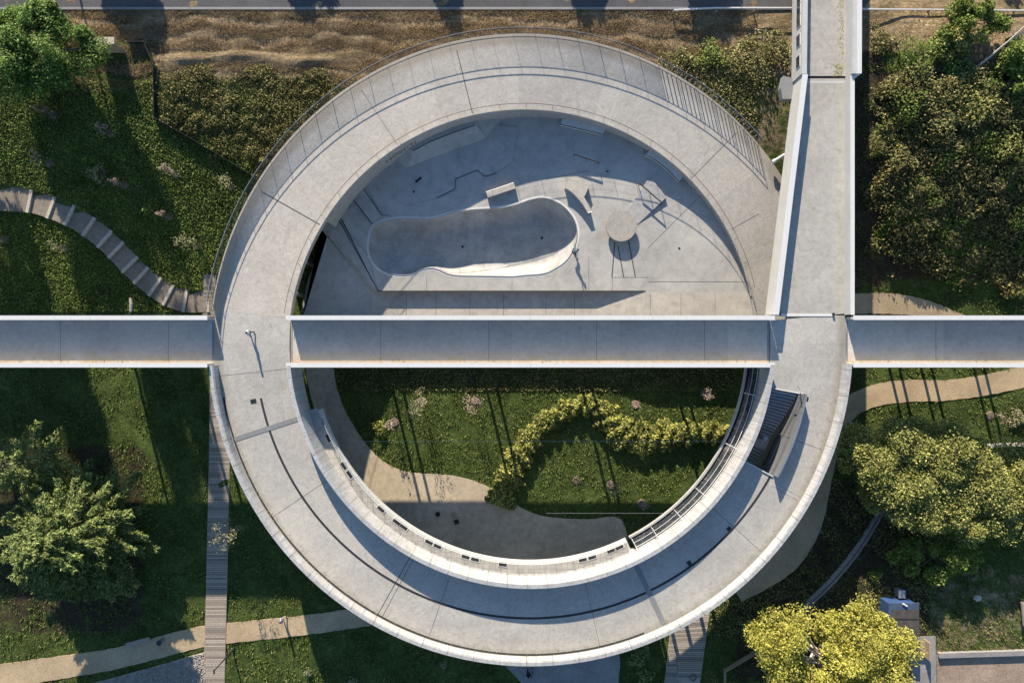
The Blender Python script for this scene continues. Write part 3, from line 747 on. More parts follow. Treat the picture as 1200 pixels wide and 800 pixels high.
if sum(rim[i][0]*rim[(i+1) % 170][1]-rim[(i+1) % 170][0]*rim[i][1] for i in range(170)) < 0: rim = rim[::-1]
loops = [[Vector((x, y, 0)) for x, y in outer], [Vector((x, y, 0)) for x, y in rim]]
allp = [(x, y, ZS) for x, y in outer]+[(x, y, ZS) for x, y in rim]
tris = []
for t in tessellate_polygon(loops):
    a, b, c = (Vector(allp[i][:2]) for i in t); t = tuple(t)
    tris.append(t if (b-a).cross(c-a) > 0 else t[::-1])
mb = MB().add(allp, tris)
no = len(outer); sidev = [(x, y, ZS) for x, y in outer]+[(x, y, -.4) for x, y in outer]
mb.add(sidev, [(i, (i+1) % no, (i+1) % no+no, i+no) for i in range(no)])
me = bpy.data.meshes.new('skatepark_floor'); me.from_pydata(mb.v, [], mb.f); me.update()
setp(link('skatepark_floor', me, M['skate']), kind='structure')
# lower strips to the south and west
xs0, xs1, xs2 = S(350, 341)[0]-1.5, S(700, 341)[0], S(757, 341)[0]
yl = yS-.01
def strip(name, x0, x1, z0, z1, mat): struct(name, MB().prism([(x0, 1.5), (x1, 1.5), (x1, yl), (x0, yl)], [-.4]*4, [z0, z1, z1, z0]), mat)
W1 = P(388, 262, ZL); W2 = P(355, 371, ZL); W3 = (W2[0]-(W1[0]-W2[0])*.45, 1.5); Q = P(436, 341, ZL); Q2 = P(446, 341, ZL)
struct('lower_floor', MB().prism([W1, W2, W3, (Q[0], 1.5), Q, P(376, 268, ZL)], -.4, ZL), M['skate'])
strip('lower_strip', Q[0]+.002, S(648, 341)[0], ZL, ZL, M['skate2']); strip('lower_strip', S(648, 341)[0]+.004, xs1, ZL+.004, ZL+.004, M['skate2'])
strip('lower_strip', xs1+.002, xs2, ZL, ZS, M['skate2'])
x9 = S(757, 341)[0]
struct('plaza_strip', MB().prism([(x9+.01, 1.55), (CX+RW-.3, 1.55), (CX+24.6, yl-.1), (x9+.01, yl-.1)], ZS-.2, ZS+.006), M['skate2'])
for px in (475, 510, 550, 590, 640, 674, 716, 762, 798, 838): 
    x = S(px, 341)[0]; struct('joint_and_strip', MB().box((x, 4.0, (ZL if px < 720 else ZS)+.012), (.03, 2.9, .012)), M['jointd'])
# sloping bank between the lower west floor and the bowl deck
v = [(*P(376, 266, ZL), ZL+.01), (*P(436, 342, ZL), ZL+.01), (*S(443.5, 342), ZS+.004), (*S(395, 249), ZS+.004)]
struct('bank', MB().add(v+[(a, b, -.3) for a, b, _ in v], [(0, 1, 2, 3), (0, 4, 5, 1), (1, 5, 6, 2), (3, 2, 6, 7), (0, 3, 7, 4)]), M['bowl'])
# the bowl
bw = thing('skate_bowl', 'peanut shaped sunken concrete skate bowl with a steel coping', 'skate bowl', (*rim.mean(0), ZS))
def offset(loop, d):
    t = np.roll(loop, -1, 0)-np.roll(loop, 1, 0); t /= np.linalg.norm(t, axis=1)[:, None]
    nrm = np.stack([-t[:, 1], t[:, 0]], 1)
    for _ in range(6): nrm = (np.roll(nrm, 1, 0)+nrm*2+np.roll(nrm, -1, 0))/4
    nrm /= np.linalg.norm(nrm, axis=1)[:, None]; return loop+nrm*d
RB = 2.2; V = []; F = []; m_ = 12; prev = rim.copy(); dprev = 0
for j in range(m_+1):
    ph = (PI/2)*j/m_; dd = RB*(1-math.cos(ph))*1.0; z = ZS-RB*math.sin(ph)
    lp = offset(prev, dd-dprev) if j else prev
    for _ in range(2 if j > 3 else 0): lp = (np.roll(lp, 1, 0)+2*lp+np.roll(lp, -1, 0))/4
    prev, dprev = lp, dd
    V += [(x, y, z) for x, y in lp]
    if j:
        for i in range(170): F.append(((j-1)*170+i, (j-1)*170+(i+1) % 170, j*170+(i+1) % 170, j*170+i))
for t in tessellate_polygon([[Vector((x, y, 0)) for x, y in prev]]): F.append(tuple(m_*170+i for i in t))
bb = MB().add(V, F).build('basin', M['bowl'], bw, smooth=True)
ro = offset(rim, -.24); V = [(x, y, ZS+.012) for x, y in rim]+[(x, y, ZS+.012) for x, y in ro]
MB().add(V, [(i, (i+1) % 170, (i+1) % 170+170, i+170) for i in range(170)]).build('rim', M['pale'], bw)
cb = MB(); cb.tube([(x, y, ZS+.02) for x, y in rim], .05, 6, True); cb.build('coping', M['steel'], bw)
for px, py in ((635, 279), (542, 289)):
    x, y = P(px, py, ZS-RB); MB().cyl((x, y), .16, ZS-RB-.02, ZS-RB+.02, 14).build('drain_cover', M['dark'], bw)
# stepped slabs
struct('raised_slab', MB().prism([S(512, 232), S(533, 222), S(534, 209.5), S(559, 199.5), S(569, 207), S(581, 203), S(600, 190), S(607, 150), S(540, 142), S(455, 170), S(425, 205), S(446, 250), S(478, 240)], ZS-.2, ZS+.10), M['skate'])
struct('raised_slab', MB().prism([S(408, 226), S(436.5, 262.5), S(447, 252), S(424, 219), S(418, 214)], ZS-.2, ZS+.22), M['skate'])
for a, b in (((393, 253), (432, 300)), ((432, 300), (443, 341)), ((718, 325), (760, 325)), ((718, 325), (717, 341)), ((640, 210), (690, 200)), ((760, 330), (880, 330)), ((690, 300), (690, 341)), ((500, 324), (500, 341)), ((600, 324), (600, 341)), ((835, 215), (760, 290))):
    xa, ya = S(*a); xb, yb = S(*b); an = math.atan2(yb-ya, xb-xa)
    struct('joint_and_strip', MB().box(((xa+xb)/2, (ya+yb)/2, ZS+.006), (math.hypot(xb-xa, yb-ya), .03, .010), an), M['jointd'])
def edgeline(pts, z, wd=.07):  # dark strips stand in for the shade that outlines each step
    for a, b in zip(pts[:-1], pts[1:]):
        xa, ya = S(*a); xb, yb = S(*b)
        struct('slab_shade_line', MB().box(((xa+xb)/2, (ya+yb)/2, z), (math.hypot(xb-xa, yb-ya)+wd, wd, .02), math.atan2(yb-ya, xb-xa)), M['jointd'])
edgeline([(512, 232), (533, 222), (534, 209.5), (559, 199.5), (569, 207), (581, 203)], ZS+.10)
edgeline([(408, 226), (436.5, 262.5)], ZS+.22, .10); edgeline([(424, 219), (447, 252), (457, 253)], ZS+.22); edgeline([(394, 252), (443.5, 341), (756, 341)], ZS+.012, .10)
# bank against the wall, NW
qp = thing('skate_bank', 'curved quarter bank with angled ends against the north west skatepark wall', 'skate ramp', (*S(520, 160), ZS))
top = [(455, 166), (481, 153), (520, 140), (557, 136)]; lip = [(484, 177), (505, 166), (530, 156), (557, 147)]; toe = [(478, 198), (507, 186), (536, 176), (571, 163)]
V = [(*S(*p, ZS+1.0), ZS+1.0) for p in top]+[(*S(*p, ZS+1.0), ZS+1.0) for p in lip]+[(*S(*p), ZS+.02) for p in toe]+[(*S(440, 176, ZS), ZS+.02), (*S(592, 134), ZS+.02)]
F = [(i, i+1, i+5, i+4) for i in range(3)]+[(i+4, i+5, i+9, i+8) for i in range(3)]+[(0, 4, 8), (0, 8, 12), (3, 13, 11), (3, 11, 7)]
MB().add(V, F).build('bank', M['skate'], qp)
cb = MB(); cb.tube([(*S(*p, ZS+1.0), ZS+1.02) for p in lip], .04, 6); cb.build('coping', M['dark'], qp)
# ledges and blocks
def block(label, poly, z0, h, name='grind_ledge', cat='ledge', mat='skate2'):
    zt = z0+h; q = [P(*p, zt) for p in poly]; c = np.mean(q, 0)
    t = thing(name, label, cat, (c[0], c[1], z0))
    MB().prism(q, z0-.05, zt).build('ledge', M[mat], t, bevel=.02)
    e_ = MB(); e_.tube([(x, y, zt-.02) for x, y in q], .045 if cat == 'bench' else .03, 5, True); e_.build('edge_angle', M['dark'] if cat == 'bench' else M['steel'], t)  # bench edges darkened to stand in for the blocks' shaded outline
    return t
block('straight low concrete grind ledge above the bowl', [(569.5, 225), (602, 214), (604.5, 220.5), (571.5, 231.5)], ZS, .55)
block('long concrete bench block against the north skatepark wall', [(659, 137), (711, 150), (707, 157.5), (657, 146)], ZS, .5, 'bench_block', 'bench', 'pale')
block('curved concrete bench block against the north east skatepark wall', [(763, 174), (776, 179), (790, 190), (803, 205), (796, 213), (784, 200), (770, 189), (756, 181)], ZS, .5, 'bench_block', 'bench', 'pale')
curve = [(662, 220), (667, 222.5), (673, 227.5), (678, 233), (683, 239.5), (686.5, 245), (689, 249.5), (693.5, 247.8), (690, 240), (684.3, 231), (690.5, 218), (665.5, 209.5)]
block('curved concrete ledge with a triangular top and a hooked tail', curve, ZS, .74)
# tilted pad
pd = thing('skate_pad', 'thin tilted concrete kicker pad under the folded rail', 'skate ramp', (*S(755, 235), ZS))
MB().prism([S(735, 247), S(761, 207), S(780, 232), S(747, 263)], [ZS-.05]*4, [ZS+.04, ZS+.34, ZS+.34, ZS+.04]).build('pad', M['wallc'], pd)
def rail_frame(label, a, b, h, mids=1, grp=None):
    t = thing('grind_rail', label, 'skate rail', (*P(*a, ZS+h), ZS))
    pa, pb = Vector(P3(*a, ZS+h)), Vector(P3(*b, ZS+h))
    MB().tube([pa, pb], .07, 6).build('rail', M['dark'], t)
    for i in range(mids+2):
        q = pa.lerp(pb, i/(mids+1)); MB().tube([(q.x, q.y, ZS), (q.x, q.y, ZS+h)], .045, 5).build('leg', M['dark'], t)
rail_frame('dark steel grind rail beside the curved ledge', (673, 181), (702, 190.5), .80)
rail_frame('dark steel grind rail standing over the tilted pad', (750, 215.5), (776, 238), .95, 1)
pt = thing('round_platform', 'round pale concrete mushroom platform in the sunny part of the skatepark', 'skate platform', (*P(728, 265, ZS+.8), ZS))
c = P(728, 265, ZS+.8)
MB().cyl(c, 1.72, ZS+.60, ZS+.80, 48).build('disc', M['ring'], pt, bevel=.03); MB().cyl((c[0]+.1, c[1]-.1), 1.2, ZS-.05, ZS+.60, 32, 1.45).build('stem', M['wallc'], pt)
lines = [((720.5, 284), (717, 325)), ((724, 288), (731, 325)), ((736.5, 282), (744.7, 325))]  # thin dark strips laid on the floor south of the round platform
for a, b in lines:
    xa, ya = S(*a); xb, yb = S(*b)
    struct('joint_and_strip', MB().box(((xa+xb)/2, (ya+yb)/2, ZS+.012), (math.hypot(xb-xa, yb-ya), .10, .014), math.atan2(yb-ya, xb-xa)), M['jointd'])
dg = 'round drain covers in the skatepark floor'
for (px, py), lb in (((485, 225), 'small dark drain cover left of the stepped slab'), ((796, 291), 'small dark drain cover in the sunlit east floor'), ((712, 201), 'small dark drain cover beside the first grind rail')):
    x, y = S(px, py); o = MB().cyl((x, y), .13, ZS-.02, ZS+.115 if px < 500 else ZS+.02, 14).build('drain_cover', M['dark']); setp(o, lb, 'drain cover', dg)
x, y = S(490.5, 211); o = MB().box((x, y, ZS+.115), (.85, .28, .05), R(38)).build('access_hatch', M['dark']); setp(o, 'small dark oblong hatch in the shaded skatepark floor', 'hatch')
struct('service_floor', MB().prism([P(388, 262, 1.2), P(352, 372, 1.2), (CX+RIN*math.cos(R(176)), 1.6)]+[(CX+(RIN+1)*math.cos(R(a)), CY+(RIN+1)*math.sin(R(a))) for a in (172, 165, 158, 150)], ZG, 1.2), M['greypath'])
# dark tread marks of the side ladder in the western gap
ld = thing('wall_ladder', 'row of dark rungs in the shaded gap west of the skatepark', 'ladder', P3(357, 300, 1))
for i, (px, py) in enumerate(((364, 296), (362, 303), (357, 313), (355, 320), (352, 330), (350, 338))):
    MB().tube([P3(px-3, py, 3.0), P3(px+3, py, 3.0), P3(px+3, py+2.5, 3.0)], .07, 5).build('rung', M['dark'], ld)
x, y = P(355, 300, 1); MB().box((x-.9, y, 1.4), (.12, 5.4, 3.0), R(-18)).build('stringer', M['timber'], ld)
# retaining wall carrying the skatepark above the garden
rw = MB().box((2.2, 1.34, .6), (47, .30, 3.0)).build('retaining_wall', M['wallc']); setp(rw, 'long concrete retaining wall below the middle footbridge', 'wall')

# ------------------------------------------------------------------ stepped path, fences, furniture
cpts = resample(catmull([(-30, 226, 31), (0, 231, 31), (35, 236, 26), (62, 244, 26), (90, 257, 25), (115, 274, 25), (135, 292, 25), (155, 313, 25), (175, 331, 25), (200, 347, 26), (222, 353, 26), (243, 352, 26)], 10), 120)
tt = np.gradient(cpts[:, :2], axis=0); tt /= np.linalg.norm(tt, axis=1)[:, None]; nn = np.stack([-tt[:, 1], tt[:, 0]], 1)
sp = thing('sleeper_steps', 'curving stepped path of earth treads held by pale timber sleepers', 'steps', G(130, 290))
stepx = [(-30, 226), (34, 236), (60, 243), (82, 251), (104, 264), (123, 280), (137, 293), (152, 309), (166, 322), (181, 336), (196, 346), (218, 353), (244, 352)]
ids = [int(np.argmin(np.hypot(cpts[:, 0]-a, cpts[:, 1]-b))) for a, b in stepx]
allL = []; allR = []
for i0, i1 in zip(ids[:-1], ids[1:]):
    seg = range(i0, i1+1); Lq = [cpts[i, :2]+nn[i]*cpts[i, 2]/2 for i in seg]; Rq = [cpts[i, :2]-nn[i]*cpts[i, 2]/2 for i in seg]
    z = max(Tz(*cpts[i0, :2]), Tz(*cpts[i1, :2]))+.06
    allL += [P(*q, z) for q in Lq]; allR += [P(*q, z) for q in Rq]
    MB().prism([P(*q, z) for q in Lq]+[P(*q, z) for q in Rq[::-1]], z-.5, z).build('tread', M['tread'], sp)
    a = P(*Lq[-1], z); b = P(*Rq[-1], z); an = math.atan2(b[1]-a[1], b[0]-a[0])
    MB().box(((a[0]+b[0])/2, (a[1]+b[1])/2, z-.08), (math.hypot(b[0]-a[0], b[1]-a[1])+.1, .34, .30), an).build('sleeper', M['sleeper'], sp)
PATHPOLY.append(allL+allR[::-1])

def fence(label, pts, h, mat, gap=2.0, thick=.05, name='fence', posts=True):
    g0 = [Vector(G(*p)) for p in pts]; t = thing(name, label, 'fence', g0[0])
    for a, b in zip(g0[:-1], g0[1:]):
        L_ = (b-a).length; n = max(1, int(L_/gap))
        q = [(a.x, a.y, a.z+.1), (b.x, b.y, b.z+.1), (b.x, b.y, b.z+h), (a.x, a.y, a.z+h)]
        u = Vector((-(b-a).y, (b-a).x, 0)).normalized()*thick/2
        MB().add([Vector(v)+u for v in q]+[Vector(v)-u for v in q], [(0, 1, 2, 3), (7, 6, 5, 4), (0, 4, 5, 1), (1, 5, 6, 2), (2, 6, 7, 3), (3, 7, 4, 0)]).build('panel', mat, t)
        if posts:
            for i in range(n+1):
                c = a.lerp(b, i/n); MB().box((c.x, c.y, c.z+h/2), (.09, .09, h+.1), math.atan2((b-a).y, (b-a).x)).build('post', M['timber'], t)
    return t
fence('dark timber fence stepping down the weedy slope to the ring', [(152, 52), (172, 52), (183, 78), (184, 140), (225, 163), (262, 185), (298, 207)], .75, M['dark'])
nbd = thing('panel_shelter', 'weathered timber panel standing beside the leafy tree, casting a square shadow', 'shelter', G(133, 60))
a, b = G(120, 61), G(147, 61)
MB().box(((a[0]+b[0])/2, a[1]-.1, a[2]+1.15), (b[0]-a[0]+.2, .12, 2.3)).build('panel', M['timber'], nbd)
MB().box(((a[0]+b[0])/2, a[1]+.25, a[2]+2.33), (b[0]-a[0]+.2, .75, .06)).build('roof_board', M['sleeper'], nbd)
for v in (a, b): MB().box((v[0], v[1]+.02, v[2]+1.1), (.14, .14, 2.3)).build('post', M['timber'], nbd)
def guard(label, pts):
    t = thing('guard_rail', label, 'railing', (*P(*pts[0], zr), zr)); q = [P3(*p, zr+.9) for p in pts]
    b_ = MB()
    for a, b in zip(q[:-1], q[1:]): b_.prism([(a[0], a[1]-.06), (b[0], b[1]-.06), (b[0], b[1]+.06), (a[0], a[1]+.06)], zr+.78, zr+.98)
    b_.build('rail', M['whitesteel'], t)
    for a, b in zip(q[:-1], q[1:]):
        n = max(1, int(abs(b[0]-a[0])/4.2))
        for i in range(n+1):
            x = a[0]+(b[0]-a[0])*i/n; MB().box((x, a[1]-.05, zr+.4), (.12, .12, .95)).build('post', M['steel'], t)
guard('pale guard rail along the road left of the north bridge', [(790, 12), (840, 9.5), (932, 9.5)])
guard('pale guard rail along the road right of the north bridge', [(1004, 11), (1090, 11.5), (1240, 13)])
# lamp posts
def lamp(label, px, py, h, lean=(0, 0)):
    x, y, z = G(px, py); t = thing('lamp_post', label, 'street lamp', (x, y, z), 'slim park lamps')
    MB().tube([(x, y, z), (x+lean[0]*.5, y+lean[1]*.5, z+h*.5), (x+lean[0], y+lean[1], z+h)], [.09, .075, .055], 8).build('pole', M['dark'], t)
    MB().box((x+lean[0]+.0, y+lean[1]-.12, z+h+.03), (.16, .5, .07)).build('lamp_head', M['dark'], t); MB().cyl((x, y), .16, z-.1, z+.12, 10).build('base', M['dark'], t)
lamp('slim dark lamp post leaning over the lower end of the boardwalk', 273, 761, 5.1)
x, y = P(1181, 21, 3.5)
dt = thing('bare_tree', 'leaning bare forked trunk among the shrubs at the top right', 'tree', G(1139, 84))
b0 = Vector(G(1139, 84)); 
MB().tube([b0, b0+Vector((2.6, 2.5, 2.2)), b0+Vector((5.0, 5.2, 4.0))], [.14, .10, .05], 6).build('trunk', M['paleb'], dt); MB().tube([b0+Vector((2.6, 2.5, 2.2)), b0+Vector((4.6, 3.6, 3.2))], [.08, .04], 5).build('limb', M['paleb'], dt)
# bench and bin beside the sandy path
def bench(label, px, py, ang, L_=2.8):
    x, y, z = G(px, py, .05); t = thing('park_bench', label, 'bench', (x, y, z)); c, s = math.cos(ang), math.sin(ang)
    b_ = MB()
    for i in range(4): b_.box((x-s*(i-1.5)*.13, y+c*(i-1.5)*.13, z+.45), (L_, .11, .05), ang)
    b_.build('seat', M['plank'], t); b_ = MB()
    for i in range(2): b_.box((x-s*.33, y+c*.33, z+.65+i*.16), (L_, .05, .11), ang)
    b_.build('backrest', M['plank'], t)
    for q in (-.42, .42):
        MB().box((x+c*L_*q, y+s*L_*q, z+.2), (.08, .5, .45), ang).build('leg', M['dark'], t)
bench('timber park bench in the shade beside the sandy path', 165, 750, R(15))
x, y, z = G(191, 749, .05); bn = thing('litter_bin', 'small pale litter bin next to the park bench', 'bin', (x, y, z))
MB().cyl((x, y), .26, z, z+.85, 16, .3).build('body', M['joint'], bn); MB().cyl((x, y), .31, z+.85, z+.92, 16).build('rim', M['dark'], bn)
bench('dark bench at the right edge of the sunny lawn', 1196, 716, R(95), 2.6)
# garden wires
for lb, px0, px1, py in (('thin pale cable stretched across the garden below the footbridge', 388, 872, 517), ('thin pale cable stretched across the garden near the paving', 640, 800, 601)):
    zc = 4.6
    o = MB().tube([P3(px0+(px1-px0)*i/16, py, zc-.25*math.sin(PI*i/16)) for i in range(17)], .013, 5).build('festoon_cable', M['steel']); setp(o, lb, 'cable')
# paving marks and stools in the garden
mk = MB()
for px, py in ((718, 615), (716, 624), (632, 648), (642, 646), (658, 643), (387, 463), (391, 459), (386, 470)):
    x, y = P(px, py, ZG+.05)
    for dx, dy, wx, wy in ((0, .3, .64, .05), (0, -.3, .64, .05), (.3, 0, .05, .55), (-.3, 0, .05, .55)): mk.box((x+dx, y+dy, ZG+.062), (wx, wy, .012))
setp(mk.build('paving_frames', M['timber']), kind='structure')
for (px, py), lb in (((513, 602), 'small black round stool on the garden paving'), ((535, 611), 'small black square stool on the garden paving'), ((531, 603), 'small brown crate beside the square stool')):
    x, y = P(px, py, ZG+.4); t = thing('stool', lb, 'stool', (x, y, ZG+.05))
    if '513' in str(px): MB().cyl((x, y), .3, ZG+.42, ZG+.5, 14).build('seat', M['black'], t)
    else: MB().box((x, y, ZG+.44), (.55, .5, .08), .4).build('seat', M['black'] if px == 535 else M['timber'], t)
    for q in range(3): MB().tube([(x+.2*math.cos(q*2.1), y+.2*math.sin(q*2.1), ZG+.05), (x+.15*math.cos(q*2.1), y+.15*math.sin(q*2.1), ZG+.43)], .025, 5).build('leg', M['dark'], t)
# ramp with twin railings in the south east
pts = catmull([(1038, 588), (1020, 620), (1000, 650), (975, 680), (950, 705), (938, 722)], 6)
def twin(label, off):
    t = thing('ramp_railing', label, 'railing', G(*pts[0])); A_ = np.array(pts); tg = np.gradient(A_, axis=0); tg /= np.linalg.norm(tg, axis=1)[:, None]
    q = A_+np.stack([-tg[:, 1], tg[:, 0]], 1)*off
    MB().tube([G(*p, 1.0) for p in q], .05, 5).build('rail', M['dark'], t)
    for p in q[::3]: MB().tube([G(*p), G(*p, 1.0)], .035, 5).build('post', M['steel'], t)
twin('left rail of the shaded curving ramp between the ring and the yellow tree', 4.5); twin('right rail of the shaded curving ramp between the ring and the yellow tree', -4.5)
drape('ramp_path', [(1042, 582), (1020, 620), (1000, 650), (975, 680), (950, 705), (930, 730)], [9]*6, M['greypath'], n=40, m=3)
# low wall near the olive trees, garden box, shed
def lowwall(label, pts, h, wdt, mat, name='low_wall', cat='wall'):
    g0 = [G(*p) for p in pts]; mb = MB()
    for a, b in zip(g0[:-1], g0[1:]):
        an = math.atan2(b[1]-a[1], b[0]-a[0]); mb.box(((a[0]+b[0])/2, (a[1]+b[1])/2, (a[2]+b[2])/2+h/2-.1), (math.hypot(b[0]-a[0], b[1]-a[1]), wdt, h+.2), an)
    return setp(mb.build(name, mat), label, cat)
lowwall('pale low wall poking out behind the olive crowned trees at the right', [(1148, 522), (1215, 519)], .6, .35, M['paleb'])
lowwall('grey kerb wall between the sunny lawn and the gravel pad', [(1098, 766), (1230, 762)], .45, .55, M['greypath'])
fence('weathered timber fence corner left of the yellow tree', [(848, 812), (848, 783), (880, 764), (915, 752)], .9, M['timber'], 1.5)
sh = thing('garden_shed', 'blue shed with a dark felt roof and a small vent beside the yellow tree', 'shed', G(1058, 728))
zg = Tz(1058, 728); za = zg+2.3
cor = [P(1041, 706, za), P(1076, 706, za), P(1076, 746, za), P(1047, 746, za)]
x0, y1 = P(1043, 708, za); x1, y0 = P(1075, 744, za)
MB().prism([(x0, y0), (x1, y0), (x1, y1), (x0, y1)], zg-.2, za-.1).build('wall', M['bluep'], sh)
MB().prism([(x0+.25, y0-.2), (x1+.2, y0-.2), (x1+.2, y1-.6), (x0+.25, y1-.6)], za-.1, za+.02).build('roof', M['felt'], sh)
MB().prism([(x0-.15, y0-.2), (x1+.2, y1-.58), (x1+.2, y1+.15), (x0-.15, y1+.15)][0:1]+[(x0+.23, y0-.2), (x0+.23, y1-.58), (x1+.2, y1-.58), (x1+.2, y1+.15), (x0-.15, y1+.15)], za-.12, za-.0).build('roof_trim', M['blue'], sh)
MB().box(((x0+x1)/2+.1, (y0+y1)/2+.1, za+.03), (x1-x0, .06, .05)).build('roof_seam', M['dark'], sh)
MB().tube([P3(1058, 707, za+.1), P3(1063, 710, za+.1)], .09, 6).build('vent', M['whitesteel'], sh)
MB().box(((x0+x1)/2, y0-.06, zg+1.0), (.9, .06, 1.9)).build('door', M['blue'], sh)
ub = thing('utility_box', 'small grey utility box in the shade behind the blue shed', 'utility box', G(1051, 692))
x, y, z = G(1051, 692); MB().box((x, y, z+.5), (.65, .8, 1.0)).build('body', M['joint'], ub); MB().box((x, y, z+1.03), (.75, .9, .06)).build('lid', M['steel'], ub)
lg = thing('timber_rack', 'pale timber rack in the shade just south of the blue shed', 'rack', G(1070, 760))
x, y, z = G(1070, 758)
for dx in (-1.2, 1.2): MB().box((x+dx, y, z+.6), (.15, 2.0, 1.2)).build('side', M['timber'], lg)
MB().box((x, y, z+.4), (2.25, 1.8, .1)).build('shelf', M['timber'], lg)
mh = MB().tube([(P(812.5, 794, -.7)[0]+.36*math.cos(t_), P(812.5, 794, -.7)[1]+.36*math.sin(t_), Tz(812, 794)+.15) for t_ in np.linspace(0, 2*PI, 20)[:-1]], .04, 5, True).build('hoop', M['dark']); setp(mh, 'dark steel hoop lying on the pale wide timber walk', 'hoop')
bw_ = MB().tube([(P(1137, 798, -.7)[0]+.36*math.cos(t_), P(1137, 798, -.7)[1]+.36*math.sin(t_), Tz(1137, 798)+.1) for t_ in np.linspace(0, 2*PI, 20)[:-1]], .05, 5, True).build('hoop', M['dark']); setp(bw_, 'dark steel hoop on the gravel pad at the bottom right', 'hoop')
rk = G(1143, 699); rb_ = MB().ball((rk[0], rk[1], rk[2]+.35), .42, (1.1, .85, .8), 10).build('boulder', M['paleb'], smooth=True); setp(rb_, 'pale round boulder at the lawn edge below the leafy branches', 'boulder')
# log on the shaded lawn
lgp = [G(154, 349, .16), G(155, 356, .18), G(154.5, 365, .16)]; o = MB().tube(lgp, [.17, .2, .18], 8).build('log', M['paleb']); setp(o, 'short pale log lying in the shaded grass above the left footbridge', 'log')

# ------------------------------------------------------------------ vegetation
def trunk_mesh(base, top, r, limbs, mat, parent, name='trunk'):
    mb = MB(); b, t = Vector(base), Vector(top); m1 = b.lerp(t, .5)+Vector((random.uniform(-.2, .2), random.uniform(-.2, .2), 0))
    mb.tube([b-Vector((0, 0, .3)), m1, t], [r*1.15, r*.8, r*.3], 8)
    for l in limbs:
        s = m1.lerp(t, random.uniform(0, .7)); l = Vector(l); mid = s.lerp(l, .5)+Vector((0, 0, .3))
        mb.tube([s, mid, l], [r*.35, r*.22, r*.07], 5)
    return mb.build(name, mat, parent)
def clump_tree(label, px, py, zc, rx, ry, rz, nclump, per, size, mat, name='broadleaf_tree', base=None, group=None, cr=(.8, 1.4), low=-.35, bark='bark', hole=.0, nlimb=10):
    cx, cy = P(px, py, zc); bx, by = base if base else (cx, cy); bz = float(T(bx, by))
    t = thing(name, label, 'tree', (bx, by, bz), group)
    cs = []
    while len(cs) < nclump:
        v = rng.normal(size=3); v /= np.linalg.norm(v)
        if v[2] < low: continue
        cs.append(np.array([cx, cy, zc])+v*np.array([rx, ry, rz])*rng.uniform(.45, 1.0)*(1+.16*math.sin(3*math.atan2(v[1], v[0])+px)))
    pts = []
    for c in cs:
        r = rng.uniform(*cr); q = rng.normal(size=(int(per*rng.uniform(.6, 1.3)), 3)); q /= np.linalg.norm(q, axis=1)[:, None]+1e-9
        q *= (rng.uniform(0, 1, len(q))**.38)[:, None]*r*rng.uniform(.8, 1.15, (len(q), 1)); q[:, 2] *= .75; pts.append(c+q)
    pts = np.concatenate(pts)
    leaves('crown', pts, size, L[mat], t, upb=.05)
    trunk_mesh((bx, by, bz), (cx, cy, zc+rz*.4), max(.15, rx*.055), [tuple(cs[i]) for i in range(0, len(cs), max(1, len(cs)//nlimb))], M[bark], t)
    return t
def conifer(label, px, py, h, rad, nb, mat='conifer', name='conifer_tree', spray=150, size=.34):
    cx, cy = P(px, py, h*.6); z0 = float(T(cx, cy)); t = thing(name, label, 'tree', (cx, cy, z0)); pts = []; ax = []; mb = MB()
    mb.tube([(cx, cy, z0-.3), (cx, cy, z0+h*.5), (cx, cy, z0+h)], [rad*.05, rad*.03, .03], 8)
    for i in range(nb):
        u = (i+.5)/nb; a = i*2.39996+random.uniform(-.3, .3); zz = z0+h*(.12+.86*u); ln = rad*(1-u**1.35*.93)*random.uniform(.82, 1.08)
        d_ = np.array([math.cos(a), math.sin(a), random.uniform(.02, .28)]); s_ = np.array([cx, cy, zz]); e = s_+d_*ln
        mb.tube([tuple(s_), tuple(s_+d_*ln*.6), tuple(e)], [.06, .04, .015], 4)
        perp = np.array([-d_[1], d_[0], 0])
        m = int(spray*ln/rad*random.uniform(.8, 1.2))+30
        uu = rng.uniform(.12, 1.0, m)**.75
        # side sprays: herringbone twigs with drooping tips
        side = rng.choice([-1, 1], m); off = rng.uniform(0, 1, m)**1.3*(.20*ln*(1.05-uu)+.22)
        pp = s_+d_*(ln*uu)[:, None]+perp*(side*off)[:, None]+d_*(off*.55)[:, None]; pp[:, 2] += -off*.16+rng.normal(size=m)*.09
        pts.append(pp); ax.append(d_*1.2+perp*(side*.8)[:, None]*np.ones((m, 1)))
    leaves('crown', np.concatenate(pts), size, L[mat], t, aspect=.26, axis=np.concatenate(ax)*1.6, spread=.5, upb=.15)
    mb.build('trunk', M['bark'], t); return t
conifer('big feathery conifer with a spiky outline at the left of the photo', 62, 640, 13, 8.4, 240, spray=900, size=.36)
conifer('smaller dull conifer behind the big one at the left edge', 8, 545, 11, 4.6, 60, spray=200)
clump_tree('bright green leafy tree in the top left corner', 46, 60, 7, 6.6, 4.4, 2.2, 85, 600, .27, 'green', cr=(.8, 1.6))
clump_tree('small green leafy tree top at the top left by the road', 50, 22, 7, 2.4, 1.9, 1.7, 22, 260, .34, 'green', cr=(.6, 1.0))
clump_tree('dense olive green tree crown nearest to the ring on the right', 1068, 546, 5.2, 7.3, 5.8, 1.7, 140, 760, .25, 'olive', cr=(.9, 1.9))
clump_tree('dense olive green tree crown reaching the right edge of the photo', 1150, 570, 4.9, 8.4, 5.0, 1.3, 150, 760, .25, 'olive', cr=(.9, 1.9))
clump_tree('bright yellow autumn tree with pale branches at the bottom right', 974, 782, 8, 8.8, 7.4, 2.6, 165, 400, .25, 'yellow', cr=(.7, 1.7), bark='paleb', nlimb=40)
